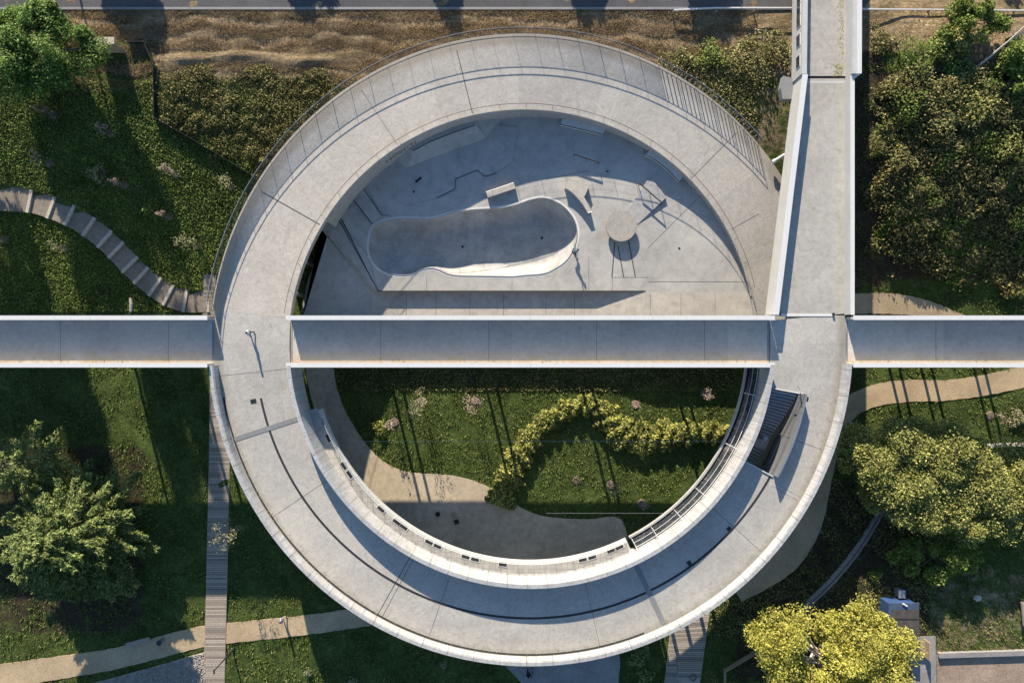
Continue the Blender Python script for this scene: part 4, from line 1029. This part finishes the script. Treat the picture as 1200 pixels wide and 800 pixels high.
clump_tree('shaded green understorey tree with sunlit twigs below the olive crowns', 1095, 652, 3.0, 5.2, 3.0, 1.3, 34, 170, .34, 'fresh', cr=(.6, 1.1))
clump_tree('green shrub like tree across the road edge at the top right', 1140, 22, 6, 3.6, 2.4, 1.7, 34, 260, .30, 'fresh', cr=(.6, 1.0), name='bushy_tree')
clump_tree('small olive tree leaning below the guard rail at the top right', 1120, 44, 5.5, 2.0, 2.4, 1.4, 18, 260, .30, 'olive', cr=(.6, .9), name='bushy_tree')
clump_tree('leafy tree in the upper right corner above the bare trunk', 1188, 75, 5.5, 2.6, 3.2, 1.6, 30, 220, .32, 'fresh', cr=(.6, 1.0), name='bushy_tree')
# trees north of the road, outside the frame, whose shade reaches into it
for x, y, r, zc in ((-46, 53, 3.0, 8.5), (-26, 54, 2.4, 8.0), (-11, 55, 2.2, 8.5), (5, 54, 2.4, 8.0), (19, 53, 2.6, 8.5), (52, 58, 3.0, 8.5), (-77, 58, 3.0, 23), (-71.5, 59, 2.8, 22.5), (-67, 58, 2.4, 23), (-57, 59, 2.0, 23.5), (-53.2, 58, 1.7, 22.5), (-63, 30, 3.0, 9), (-62.5, 21, 3.0, 8.5)):
    clump_tree('leafy tree standing beyond the top or left edge of the lawn', 600+x*800/(80-zc), 400-y*800/(80-zc), zc, r, r, .8*r if zc < 10 else 5.2, 34 if zc < 10 else 75, 130, .5, 'green', cr=(.7, 1.2), group='trees beyond the lawn')

def shrub(label, px, py, r, h, mat, n=420, size=.26, name='shrub', group=None):
    x, y, z = G(px, py); t = thing(name, label, 'shrub', (x, y, z), group)
    q = rng.normal(size=(n, 3)); q /= np.linalg.norm(q, axis=1)[:, None]; q[:, 2] = np.abs(q[:, 2])
    q *= (rng.uniform(.2, 1, n)**.5)[:, None]*np.array([r, r, h])*(1+.25*np.sin(3*np.arctan2(q[:, 1], q[:, 0])+px))[:, None]
    leaves('foliage', q+np.array([x, y, z+.1]), size, L[mat], t); mb = MB()
    for i in range(5): a = i*1.3+px; mb.tube([(x, y, z-.1), (x+math.cos(a)*r*.4, y+math.sin(a)*r*.4, z+h*.7)], [.04, .015], 4)
    mb.build('stem', M['bark'], t)
    return t
for a in ((1075, 68, 2.6, 1.6, 'fresh', 'bright green leafy shrub beside the bare soil at the top right'), (1100, 58, 1.3, 1.2, 'green', 'small blue green shrub next to the bright one at the top right'), (1122, 78, 1.7, 1.3, 'green', 'mid green shrub left of the bare forked trunk'),
          (1160, 100, 1.8, 1.3, 'fresh', 'leafy shrub at the foot of the bare forked trunk'), (1190, 112, 1.6, 1.1, 'fresh', 'pale leafy shrub at the right edge below the bare trunk'), (878, 72, 3.2, 1.6, 'weed', 'big scruffy shrub on the slope left of the north bridge'),
          (832, 68, 1.9, 1.1, 'fresh', 'light green scruffy shrub above the ring railing'), (800, 72, 1.4, .9, 'weed', 'small scruffy shrub near the top of the ring railing'), (908, 62, 2.2, 1.5, 'weed', 'scruffy shrub touching the white wall of the north bridge'),
          (25, 48, 1.6, .9, 'fresh', 'low green bush at the foot of the corner tree'), (1190, 490, 1.1, 1.0, 'pale', 'pale shrub on the shaded lawn at the right edge'), (1032, 50, 1.6, 1.0, 'bramble', 'dark bramble clump beside the north bridge'),
          (1062, 122, 2.0, 1.9, 'fresh', 'rounded bright shrub rising from the bramble thicket by the north bridge'), (1098, 150, 1.8, 2.0, 'weed', 'straw coloured shrub in the upper middle of the bramble thicket'), (1138, 128, 2.3, 2.0, 'olive', 'olive shrub rising from the top of the bramble thicket'), (1052, 190, 1.6, 1.9, 'weed', 'straw coloured shrub on the left flank of the bramble thicket'), (1178, 172, 2.2, 2.0, 'olive', 'large olive shrub at the right side of the bramble thicket'),
          (148, 684, 1.6, 1.3, 'conifer', 'grey green shrub in the shade right of the big conifer'), (1024, 674, .7, .9, 'fresh', 'lone small bright bush in the shade near the shed')):
    shrub(a[5], a[0], a[1], a[2], a[3], a[4], n=int(230*a[2]**1.4)+150)
# saplings with a mulch ring
def sapling(label, px, py, h, r, mat, n=150, mul=True, group='staked saplings with mulch rings'):
    x, y, z = G(px, py); t = thing('sapling', label, 'young tree', (x, y, z), group)
    mb = MB(); mb.tube([(x, y, z-.1), (x+.05, y, z+h*.5), (x, y+.03, z+h)], [.05, .04, .02], 6)
    for i in range(6): a = i*1.05; mb.tube([(x, y, z+h*(.5+.06*i)), (x+math.cos(a)*r*.7, y+math.sin(a)*r*.7, z+h*(.62+.06*i))], [.02, .008], 4)
    mb.build('trunk', M['bark'], t)
    tips = np.array([[r*rng.uniform(.15, 1.15)*math.cos(a), r*rng.uniform(.15, 1.15)*math.sin(a), h*rng.uniform(.45, 1.05)] for a in rng.uniform(0, 2*PI, 9)])
    q = tips[rng.integers(0, 9, n)]+rng.normal(size=(n, 3))*np.array([r*.24, r*.24, h*.07])
    leaves('crown', q+np.array([x, y, z]), .19, L[mat], t)
    if mul:
        n_ = 18; V = [(x, y, z+.12)]+[(x+rr*math.cos(2*PI*i/n_), y+rr*math.sin(2*PI*i/n_), z+zz) for rr, zz in ((.2, .12), (.42, .10), (.58, -.05)) for i in range(n_)]
        V = [(a+random.uniform(-.05, .05), b+random.uniform(-.05, .05), c) for a, b, c in V]
        F = [(0, 1+i, 1+(i+1) % n_) for i in range(n_)]+[(1+j*n_+i, 1+(j+1)*n_+i, 1+(j+1)*n_+(i+1) % n_, 1+j*n_+(i+1) % n_) for j in range(2) for i in range(n_)]
        MB().add(V, F).build('mulch_ring', M['mulch'], t)
for a in ((62, 134, 1.7, .35, 'pink', 'tiny pinkish sapling in a mulch ring nearest to the corner tree'), (131, 156, 1.7, .4, 'pink', 'tiny pinkish sapling in a mulch ring below the timber panel'), (57, 190, 1.8, .4, 'pink', 'pinkish sapling in a mulch ring above the stepped path at the left'),
          (146, 216, 1.8, .35, 'pink', 'pinkish sapling beside the grey green bush on the lawn'), (207, 203, 1.8, .45, 'pink', 'pinkish sapling in the middle of the sunny lawn'), (271, 218, 2.0, .6, 'pale', 'pale leafy sapling closest to the ring railing'),
          (198, 253, 1.6, .3, 'pink', 'nearly bare sapling with a clear mulch ring'), (231, 287, 2.2, .75, 'pale', 'grey green sapling in the shade near the ring railing'), (76, 290, 1.6, .3, 'pale', 'thin sapling on the shaded lawn below the stepped path'), (5, 280, 1.8, .5, 'pink', 'sapling at the left edge below the stepped path')):
    sapling(a[5], a[0], a[1], a[2]+.9, a[3]*1.25, a[4], n=150)
shrub('grey green bush next to a pinkish sapling on the lawn', 118, 205, 1.3, 1.1, 'pale', 300); shrub('yellow green bush beside the nearly bare sapling', 180, 246, 1.3, .9, 'fresh', 300)
for a in ((494, 470, 3.4, 1.15, 'pale', 320, 'pale sapling with the fullest crown in the garden, west side'), (557, 470, 3.0, .9, 'pink', 220, 'pinkish sapling in the garden next to the pale full one'), (462, 495, 2.0, .5, 'pink', 110, 'small pinkish sapling near the curved garden paving'),
          (676, 563, 1.9, .75, 'hedge', 160, 'yellow green sapling inside the curve of the garden hedge'), (716, 568, 2.0, .75, 'pale', 170, 'white leaved sapling inside the curve of the garden hedge'), (745, 474, 1.2, .4, 'pink', 70, 'tiny sapling in a brown mulch ring north of the garden hedge'),
          (826, 461, 1.9, .5, 'pink', 90, 'sapling behind the garden hedge towards the gallery'), (752, 590, 1.2, .4, 'pink', 80, 'tiny pinkish sapling near the end of the garden paving'), (1160, 487, 2.0, .5, 'pink', 80, 'bare pinkish sapling on the lawn right of the ring')):
    sapling(a[6], a[0], a[1], a[2]+.8, a[3]*1.15, a[4], n=a[5])
shrub('bright yellow green bush in the garden beside the small sapling', 446, 500, 1.0, .8, 'hedge', 200)
sapling('silvery sapling whose crown overhangs the long boardwalk', 280, 616, 5.2, 1.2, 'pale', 420, False)
for (px, py, s_), lb in (((362, 786, .5), 'pale bushy plant nearest the sandy path on the lower lawn'), ((415, 797, .6), 'pale bushy plant at the bottom edge on the lower lawn'), ((520, 777, .5), 'pale bushy plant against the ring on the lower lawn')):
    shrub(lb, px, py, s_, .6, 'pale', 90, name='garden_plant', group='pale plants on the lower lawn')
for i, (px, py) in enumerate(((745, 770), (755, 790), (752, 760))):
    shrub(['dark spiky shrub between the paved path and the timber walk', 'grey shrub at the bottom edge by the timber walk', 'small dark shrub under the ring beside the timber walk'][i], px, py, 1.1, .9, 'conifer', 220)
# hedge
hl = resample(catmull([(585, 592), (596, 560), (612, 528), (632, 500), (655, 484), (685, 474), (705, 482), (722, 502), (745, 513), (775, 510), (810, 507), (838, 507), (862, 510)], 8), 400)
hw = np.interp(np.linspace(0, 1, 400), [0, .12, .3, .45, .58, .7, .85, 1], [17, 17, 12, 12, 18, 21, 14, 13])
hg = thing('hedge', 'winding yellow green hedge snaking through the garden', 'hedge', (*P(690, 500, 0), 0))
N = 16000; ii = rng.integers(0, 400, N); th_ = np.gradient(hl, axis=0); th_ /= np.linalg.norm(th_, axis=1)[:, None]; hn = np.stack([-th_[:, 1], th_[:, 0]], 1)
u = rng.uniform(-1, 1, N); wob = 1+.18*np.sin(ii*.21)+.12*np.sin(ii*.53)
q = hl[ii]+hn[ii]*(u*hw[ii]*wob)[:, None]*.93
zt = 1.15*np.sqrt(np.clip(1-u**2*.85, 0, 1))*(1+.2*np.sin(ii*.37+u*3))*rng.uniform(.35, 1.05, N)
f = (80-zt-ZG)/800
leaves('foliage', np.stack([(q[:, 0]-600)*f, (400-q[:, 1])*f, zt+.1+ZG], 1), .34, L['hedge'], hg)
for i in range(0, 400, 14):
    x, y = P(*hl[i], ZG); MB().tube([(x, y, ZG), (x+.1, y, ZG+.8)], [.05, .02], 4).build('stem', M['bark'], hg)

# bands of rough growth and grass: uncountable, so stuff
polys = [np.array(p) for p in PATHPOLY]
def mask_free(x, y, ringpad=0.1):
    r = np.hypot(x-CX, y-CY); ok = ~((r > RIN-.8) & (r < ROUT+ringpad))
    ok &= ~((r < RIN) & (y > 0.2))
    ok &= ~((x > xi0) & (x < xe) & (y > 2)) 
    for p in polys:
        bb = (x > p[:, 0].min()) & (x < p[:, 0].max()) & (y > p[:, 1].min()) & (y < p[:, 1].max())
        if bb.any():
            idx = np.where(bb)[0]; ok[idx[inside(p, x[idx], y[idx])]] = False
    return ok
def scatter(n, x0, x1, y0, y1, poly=None):
    px = rng.uniform(x0, x1, n); py = rng.uniform(y0, y1, n)
    if poly is not None:
        k_ = inside(poly, px+11*np.sin(py*.11+2*np.sin(px*.05))+rng.normal(size=n)*5, py+9*np.sin(px*.09+1.5*np.sin(py*.07))+rng.normal(size=n)*4); px, py = px[k_], py[k_]
    z = np.zeros(len(px))
    for _ in range(4): z = T((px-600)*(80-z)/800, (400-py)*(80-z)/800)
    x = (px-600)*(80-z)/800; y = (400-py)*(80-z)/800
    k_ = mask_free(x, y); return x[k_], y[k_], z[k_], px[k_], py[k_]
def tufts(name, x, y, z, h, wdt, mat, blades=3):
    N = len(x); hh = h*rng.uniform(.5, 1.5, N); V = []
    for b in range(blades):
        a = rng.uniform(0, 2*PI, N); ln = rng.uniform(.25, .9, N)*hh; s = wdt*rng.uniform(.6, 1.3, N)
        base = np.stack([x+rng.normal(size=N)*.10, y+rng.normal(size=N)*.10, z-.03], 1)
        t = np.stack([np.cos(a), np.sin(a), 0*a], 1); p = np.stack([-np.sin(a), np.cos(a), 0*a], 1)
        V.append(np.stack([base-p*s[:, None], base+p*s[:, None], base+t*ln[:, None]+np.array([0, 0, 1])*hh[:, None]], 1))
    V = np.concatenate(V, 0).reshape(-1, 3); F = np.arange(len(V)).reshape(-1, 3)
    return setp(npmesh(name, V, F, mat), kind='stuff')
def patch(x, y, s, t):
    v = np.sin(x*.31*s+1.7*np.sin(y*.23*s))+np.sin(y*.37*s+1.3*np.sin(x*.29*s+2))+.8*np.sin(x*.9*s+y*.7*s)
    return v > t
# lawn grass
x, y, z, px, py = scatter(150000, -10, 1210, -10, 810)
dryz = ((py < 92+6*np.sin(px*.05)) & (px > 95) & (px < 935)) | ((py < 42) & (px <= 95)) | ((py < 62) & (px > 1000))
keep = ~dryz & ~patch(x, y, 2.6, 1.25) & ~((px > 1015) & (py > 85) & (py < 335))
tufts('lawn_grass', x[keep], y[keep], z[keep], .17, .055, L['grass'])
kd = dryz | ((px > 180) & (px < 300) & (py < 140) & (rng.uniform(size=len(px)) < .5)) | ((px > 1090) & (py > 660) & (py < 765) & (rng.uniform(size=len(px)) < .25))
x2, y2, z2, px2, py2 = scatter(110000, 80, 940, 0, 112)
kq2 = np.sin(y2*3.1+1.2*np.sin(x2*.4)+.6*np.sin(x2*1.3)) > -.35
x2, y2, z2 = x2[kq2], y2[kq2], z2[kq2]
tufts('dry_grass', np.r_[x[kd], x2], np.r_[y[kd], y2], np.r_[z[kd], z2], .17, .03, L['dry'])
# weed field north west
wp = [(186, 82), (260, 88), (330, 86), (385, 92), (400, 100), (378, 130), (340, 165), (305, 205), (250, 175), (186, 138)]
x, y, z, px, py = scatter(52000, 180, 405, 75, 210, wp)
hh = np.full(len(x), .2)
for bx_, by_, br_, bh_ in zip(rng.uniform(-43, -18, 420), rng.uniform(17, 33, 420), rng.uniform(.3, 1.2, 420), rng.uniform(.05, .42, 420)):
    hh = np.maximum(hh, bh_*np.sqrt(np.clip(1-((x-bx_)**2+(y-by_)**2)/br_**2, 0, 1))+.15)
setp(leaves('weed_field', np.stack([x, y, z+hh*rng.uniform(.2, 1, len(x))], 1), .21, L['weed'], upb=0), kind='stuff')
# weedy slope north east between ring and bridge
x, y, z, px, py = scatter(14000, 770, 925, 62, 195); setp(leaves('slope_weeds', np.stack([x, y, z+rng.uniform(.05, .6, len(x))], 1), .24, L['weed'], upb=.2), kind='stuff')
# bramble thicket to the right of the north bridge
bp = [(1022, 95), (1060, 78), (1120, 95), (1170, 105), (1215, 110), (1215, 345), (1150, 332), (1090, 320), (1045, 312), (1030, 285), (1020, 220)]
x, y, z, px, py = scatter(90000, 1010, 1215, 75, 350, bp)
hh = np.full(len(x), .35)
for bx_, by_, br_, bh_ in zip(rng.uniform(36, 60, 420), rng.uniform(3, 32, 420), rng.uniform(.5, 2.4, 420), rng.uniform(.1, .85, 420)):
    hh = np.maximum(hh, bh_*np.sqrt(np.clip(1-((x-bx_)**2+(y-by_)**2)/br_**2, 0, 1))+.12)
hh = hh*rng.uniform(.6, 1.35, len(x)); hh = np.clip(hh, .1, 2.6)
dr_ = (py < 165) & (rng.uniform(size=len(x)) < np.clip((165-py)/85, 0, .75)); x, y, z, px, py, hh = (v_[~dr_] for v_ in (x, y, z, px, py, hh))
sp_n = np.sin(x*.55+1.9*np.sin(y*.41+1))+np.sin(y*.62+1.6*np.sin(x*.37))+.7*np.sin(x*1.4-y*1.1)
gap = patch(x, y, 3.1, 1.5)
for nm, sel, lm, sz in (('bramble_thicket', (sp_n < .35) & ~gap, 'bramble', .30), ('nettle_patch', (sp_n >= .35) & (sp_n < 1.1) & ~gap, 'fresh', .24), ('dead_weeds', (sp_n >= 1.1) | (gap & (rng.uniform(size=len(x)) < .35)), 'weed', .38)):
    ax_ = np.tile(np.array([.2, -.1, 1.6]), (int(sel.sum()), 1)) if lm == 'weed' else None
    setp(leaves(nm, np.stack([x, y, z+hh*(rng.uniform(.15, 1, len(x))**.5)*(1.15 if lm == 'weed' else 1)], 1)[sel], sz, L[lm], upb=0, axis=ax_, aspect=.2 if lm == 'weed' else .55), kind='stuff')
x, y, z, px, py = scatter(22000, 1030, 1215, 78, 150, [(1040, 85), (1215, 100), (1215, 150), (1120, 150), (1045, 120)])
setp(leaves('low_scrub', np.stack([x, y, z+1.0*rng.uniform(.2, 1.3, len(x))], 1), .27, L['weed'], upb=.3), kind='stuff')
x, y, z, px, py = scatter(60000, -5, 300, 95, 365)
setp(leaves('clover_cover', np.stack([x, y, z+rng.uniform(.03, .22, len(x))], 1), .17, L['fresh'], aspect=.7, upb=.3), kind='stuff')
# tangled ground cover in the south east and strip below the bridge
x, y, z, px, py = scatter(26000, 830, 1090, 560, 800); kq = patch(x, y, 1.5, -.4); setp(leaves('ground_cover', np.stack([x, y, z+rng.uniform(.03, .35, len(x))], 1)[kq], .2, L['weed'], upb=.3), kind='stuff')
x, y, z, px, py = scatter(9000, 392, 880, 428, 458); setp(leaves('shade_planting', np.stack([x, y, z+rng.uniform(.02, .22, len(x))], 1), .2, L['bramble'], upb=.3), kind='stuff')
# pebbles of the gravel bed
x0_ = rng.uniform(90, 242, 9000); y0_ = rng.uniform(760, 812, 9000); kk = inside([(92, 812), (108, 800), (150, 789), (200, 775), (241, 763), (240, 812)], x0_, y0_)
gz = -.75; gx = np.array([G(a, b) for a, b in zip(x0_[kk], y0_[kk])])
setp(leaves('gravel_stones', gx+np.array([0, 0, .10]), .20, M['gravel'], aspect=.9, upb=.4), kind='stuff')

# fallen leaves along the deck edges
def litter(n, f):
    u = rng.uniform(size=n); v = np.abs(rng.normal(size=n)); return f(u, v)
q1 = np.stack([xe-.1-.35*np.abs(rng.normal(size=260)), rng.uniform(28.3, 40, 260), np.full(260, ZD+.05)], 1)
q2 = np.stack([xe-.3-.6*np.abs(rng.normal(size=120)), rng.uniform(27.9, 29.4, 120), np.full(120, ZD+.05)], 1)
q3 = np.stack([rng.uniform(-75, 70, 900), -2.22+.25*np.abs(rng.normal(size=900)), np.full(900, ZD+.015)], 1); q3 = q3[(q3[:, 0] < -32) | ((q3[:, 0] > -23) & (q3[:, 0] < 26.8)) | (q3[:, 0] > 35.6)]
an = R(1)*rng.uniform(190, 350, 500); rr = 32.9-.35*np.abs(rng.normal(size=500)); q4 = np.stack([CX+rr*np.cos(an), CY+rr*np.sin(an), np.full(500, ZD+.02)], 1)
setp(leaves('fallen_leaves', np.concatenate([q1, q2, q3, q4]), .11, L['yellow'], upb=6), kind='stuff')

# ------------------------------------------------------------------ people
def skinmesh(name, pts, edges, rad, mat, parent, lv=2, root=0):
    me = bpy.data.meshes.new(name); me.from_pydata(pts, edges, []); o = bpy.data.objects.new(name, me); col.objects.link(o)
    sk = o.modifiers.new('s', 'SKIN'); lay = me.skin_vertices[0].data
    for i, r in enumerate(rad): lay[i].radius = (r, r)
    lay[root].use_root = True
    sb = o.modifiers.new('b', 'SUBSURF'); sb.levels = lv; sb.render_levels = lv
    dg = bpy.context.evaluated_depsgraph_get(); m2 = bpy.data.meshes.new_from_object(o.evaluated_get(dg))
    bpy.data.objects.remove(o); me = m2
    for p in me.polygons: p.use_smooth = True
    me.materials.clear(); return link(name, me, mat, parent)
def person(label, base, yaw, J, shirt, trousers, hairm, scale=1.0, cat='person'):
    """J: joints in metres, x forward, y left, z up"""
    t = thing('person', label, cat, base); ca, sa = math.cos(yaw), math.sin(yaw)
    def W(p): return (base[0]+scale*(p[0]*ca-p[1]*sa), base[1]+scale*(p[0]*sa+p[1]*ca), base[2]+scale*p[2])
    N_ = ['pelvis', 'chest', 'neck', 'head', 'top', 'shL', 'elL', 'wrL', 'shR', 'elR', 'wrR', 'hipL', 'knL', 'anL', 'toL', 'hipR', 'knR', 'anR', 'toR']
    r0 = [.13, .135, .055, .085, .07, .065, .045, .032, .065, .045, .032, .095, .062, .042, .035, .095, .062, .042, .035]
    E = [(0, 1), (1, 2), (2, 3), (3, 4), (1, 5), (5, 6), (6, 7), (1, 8), (8, 9), (9, 10), (0, 11), (11, 12), (12, 13), (13, 14), (0, 15), (15, 16), (16, 17), (17, 18)]
    pts = [W(J[n]) for n in N_]; rad = [r*scale for r in r0]
    for wr, el in ((7, 6), (10, 9)):                        # palm, four fingers, thumb
        w_, e_ = Vector(pts[wr]), Vector(pts[el]); d_ = (w_-e_).normalized(); s_ = d_.cross(Vector((0, 0, 1)))
        s_ = s_.normalized() if s_.length > .05 else Vector((0, 1, 0)); dn = s_.cross(d_)
        palm = len(pts); pts.append(tuple(w_+d_*.07*scale)); rad.append(.034*scale); E.append((wr, palm))
        for q, lf in ((-1.5, .06), (-.5, .075), (.5, .07), (1.5, .055)):
            k1 = len(pts); pts.append(tuple(w_+d_*(.07+lf*.6)*scale+s_*.022*q*scale)); rad.append(.010*scale)
            pts.append(tuple(w_+d_*(.07+lf)*scale+s_*.024*q*scale-dn*.02*scale)); rad.append(.008*scale); E += [(palm, k1), (k1, k1+1)]
        k1 = len(pts); pts.append(tuple(w_+d_*.05*scale+s_*.055*scale)); rad.append(.012*scale); pts.append(tuple(w_+d_*.085*scale+s_*.07*scale)); rad.append(.009*scale); E += [(palm, k1), (k1, k1+1)]
    body = skinmesh('body', pts, E, rad, M['skin'], t, 1)
    g = lambda n: W(J[n])
    skinmesh('shirt', [g('pelvis'), g('chest'), g('neck'), g('shL'), g('elL'), g('wrL'), g('shR'), g('elR'), g('wrR')], [(0, 1), (1, 2), (1, 3), (3, 4), (4, 5), (1, 6), (6, 7), (7, 8)], [q*scale for q in (.155, .165, .06, .09, .068, .05, .09, .068, .05)], shirt, t, 1)
    skinmesh('trousers', [g('pelvis'), g('hipL'), g('knL'), g('anL'), g('hipR'), g('knR'), g('anR')], [(0, 1), (1, 2), (2, 3), (0, 4), (4, 5), (5, 6)], [q*scale for q in (.15, .12, .085, .065, .12, .085, .065)], trousers, t, 1)
    for s_ in 'LR':
        a, b = Vector(g('an'+s_)), Vector(g('to'+s_)); MB().tube([a-(b-a)*.35, a, b], [.05*scale, .06*scale, .045*scale], 8).build('shoe', M['black'], t, smooth=True)
    hd = Vector(g('head')); tp = Vector(g('top')); up = (tp-hd).normalized()
    fw = Vector((ca, sa, 0)); fw = (fw-up*fw.dot(up)).normalized(); sd_ = up.cross(fw)
    MB().ball(tuple(hd+up*.05*scale-fw*.018*scale), .118*scale, (1, 1, 1.02), 12).build('hair', hairm, t, smooth=True)
    fc = MB().ball(tuple(hd+fw*.085*scale), .026*scale, n=6).build('nose', M['skin'], t)
    for q in (-1, 1):
        MB().ball(tuple(hd+fw*.085*scale+sd_*.035*q*scale+up*.03*scale), .012*scale, n=6).build('eye', M['black'], t); MB().ball(tuple(hd+sd_*.10*q*scale), .028*scale, (.6, .6, 1), 6).build('ear', M['skin'], t)
    MB().box(tuple(hd+fw*.088*scale-up*.05*scale), (.012*scale, .045*scale, .012*scale), yaw).build('mouth', M['rust'], t)
    return t
def walkpose(st_=.22):
    return dict(pelvis=(0, 0, .95), chest=(.03, 0, 1.3), neck=(.03, 0, 1.49), head=(.05, 0, 1.6), top=(.05, 0, 1.7), shL=(.03, .19, 1.41), elL=(-.06, .26, 1.14), wrL=(.02, .26, .90), shR=(.03, -.19, 1.41), elR=(-.02, -.26, 1.14), wrR=(.14, -.25, .93),
                hipL=(0, .09, .90), knL=(.16, .10, .50), anL=(st_, .10, .10), toL=(st_+.17, .11, .05), hipR=(0, -.09, .90), knR=(.02, -.10, .48), anR=(-st_, -.10, .12), toR=(-st_+.15, -.11, .05))
cloth('white_top', (.55, .54, .53)); cloth('grey_trousers', (.10, .11, .13)); cloth('black_hair', (.010, .009, .008)); cloth('brown_hair', (.06, .035, .02)); cloth('teal_shirt', (.12, .22, .27)); cloth('dark_top', (.03, .03, .04)); cloth('lilac_top', (.32, .33, .48)); cloth('dark_trousers', (.03, .035, .05)); cloth('cream_trousers', (.42, .37, .30))
person('dark haired person in a white top walking across the west side of the ring', P3(296, 390, ZD), R(185), walkpose(), M['white_top'], M['grey_trousers'], M['black_hair'], 1.0)
sk = dict(pelvis=(-.12, 0, .72), chest=(.10, 0, 1.0), neck=(.20, 0, 1.16), head=(.28, 0, 1.24), top=(.31, 0, 1.34), shL=(.10, .19, 1.08), elL=(.16, .42, 1.12), wrL=(.22, .62, 1.2), shR=(.10, -.19, 1.08), elR=(-.04, -.42, 1.06), wrR=(-.10, -.62, 1.12),
          hipL=(-.12, .10, .68), knL=(.20, .24, .46), anL=(.05, .36, .14), toL=(.22, .38, .10), hipR=(-.12, -.10, .68), knR=(.18, -.22, .44), anR=(.0, -.36, .14), toR=(.17, -.38, .10))
bx, by = P(673, 296, ZS+.05)
person('skateboarder crouching with arms spread on the lip of the bowl', (bx, by, ZS+.02), R(25), sk, M['teal_shirt'], M['dark_trousers'], M['brown_hair'], 1.12)
sb = thing('skateboard', 'black skateboard under the crouching skater on the bowl lip', 'skateboard', (bx, by, ZS))
ang = R(25)+PI/2
MB().box((bx+.08, by+.02, ZS+.11), (.80, .21, .025), ang).build('deck', M['black'], sb, bevel=.01)
for s_ in (-1, 1):
    cx_, cy_ = bx+.08+math.cos(ang)*.26*s_, by+.02+math.sin(ang)*.26*s_; MB().box((cx_, cy_, ZS+.075), (.05, .14, .05), ang).build('truck', M['steel'], sb)
    for q in (-1, 1):
        wx, wy = cx_-math.sin(ang)*.085*q, cy_+math.cos(ang)*.085*q
        MB().tube([(wx-math.sin(ang)*.02, wy+math.cos(ang)*.02, ZS+.035), (wx+math.sin(ang)*.02, wy-math.cos(ang)*.02, ZS+.035)], .032, 10).build('wheel', M['whitesteel'], sb)
sit = dict(pelvis=(0, 0, .30), chest=(.06, 0, .62), neck=(.10, 0, .80), head=(.14, 0, .90), top=(.16, 0, 1.0), shL=(.06, .19, .72), elL=(.22, .25, .50), wrL=(.42, .16, .48), shR=(.06, -.19, .72), elR=(.22, -.25, .50), wrR=(.42, -.16, .48),
           hipL=(.02, .10, .27), knL=(.38, .16, .50), anL=(.55, .14, .10), toL=(.70, .15, .05), hipR=(.02, -.10, .27), knR=(.40, -.16, .48), anR=(.62, -.14, .10), toR=(.77, -.15, .05))
bx2, by2 = P(404.5, 238, ZS)
x, y = bx2, by2
MB_ = thing('low_block', 'small concrete block used as a seat by the skatepark wall', 'block', (x-.1, y+.1, ZS)); MB().box((x-.08, y+.08, ZS+.08), (.5, .7, .18), R(-40)).build('block', M['wallc'], MB_)
person('person in dark clothes sitting against the west skatepark wall', (x, y, ZS), R(-35), sit, M['dark_top'], M['lilac_top'], M['black_hair'], 1.0)
def bicycle(label, p, q, z):
    t = thing('bicycle', label, 'bicycle', (p[0], p[1], z)); p, q = Vector((p[0], p[1], z+.34)), Vector((q[0], q[1], z+.34)); d_ = (q-p).normalized(); up = Vector((0, 0, 1))
    for c in (p, q):
        ty = MB().tube([c+(d_*math.cos(a)+up*math.sin(a))*.32 for a in np.linspace(0, 2*PI, 23)[:-1]], .02, 6, True).build('wheel', M['black'], t)
        sp2 = MB()
        for a in np.linspace(0, 2*PI, 13)[:-1]: sp2.tube([c, c+(d_*math.cos(a)+up*math.sin(a))*.31], .004, 3)
        sp2.build('spokes', M['steel'], ty)
    bb2 = p.lerp(q, .42)-up*.05; se = p.lerp(q, .27)+up*.42; hd = p.lerp(q, .82)+up*.42
    f_ = MB()
    for a, b in ((p, bb2), (bb2, se), (se, p), (bb2, hd), (se, hd), (hd, q)): f_.tube([a, b], .018, 6)
    f_.build('frame', M['bluep'], t)
    MB().box(tuple(se+up*.06), (.26, .14, .05), math.atan2(d_.y, d_.x)).build('saddle', M['black'], t)
    s_ = d_.cross(up); MB().tube([hd+up*.12-s_*.28, hd+up*.16, hd+up*.12+s_*.28], .015, 6).build('handlebar', M['dark'], t)
x, y, z = G(620, 786, .06)
person('dark clothed person pushing a bicycle out from under the ring', (x-.1, y+.15, z), R(-95), walkpose(.18), M['dark_top'], M['dark_trousers'], M['black_hair'])
bicycle('bicycle wheeled by the dark clothed person below the ring', (x+.42, y+.6), (x+.30, y-.5), z)
x, y, z = G(334, 722, .08)
person('person in a lilac jacket walking on the sandy path beside the ring shadow', (x, y, z), R(188), walkpose(), M['lilac_top'], M['cream_trousers'], M['brown_hair'])
x, y, z = G(639, 781, .06)
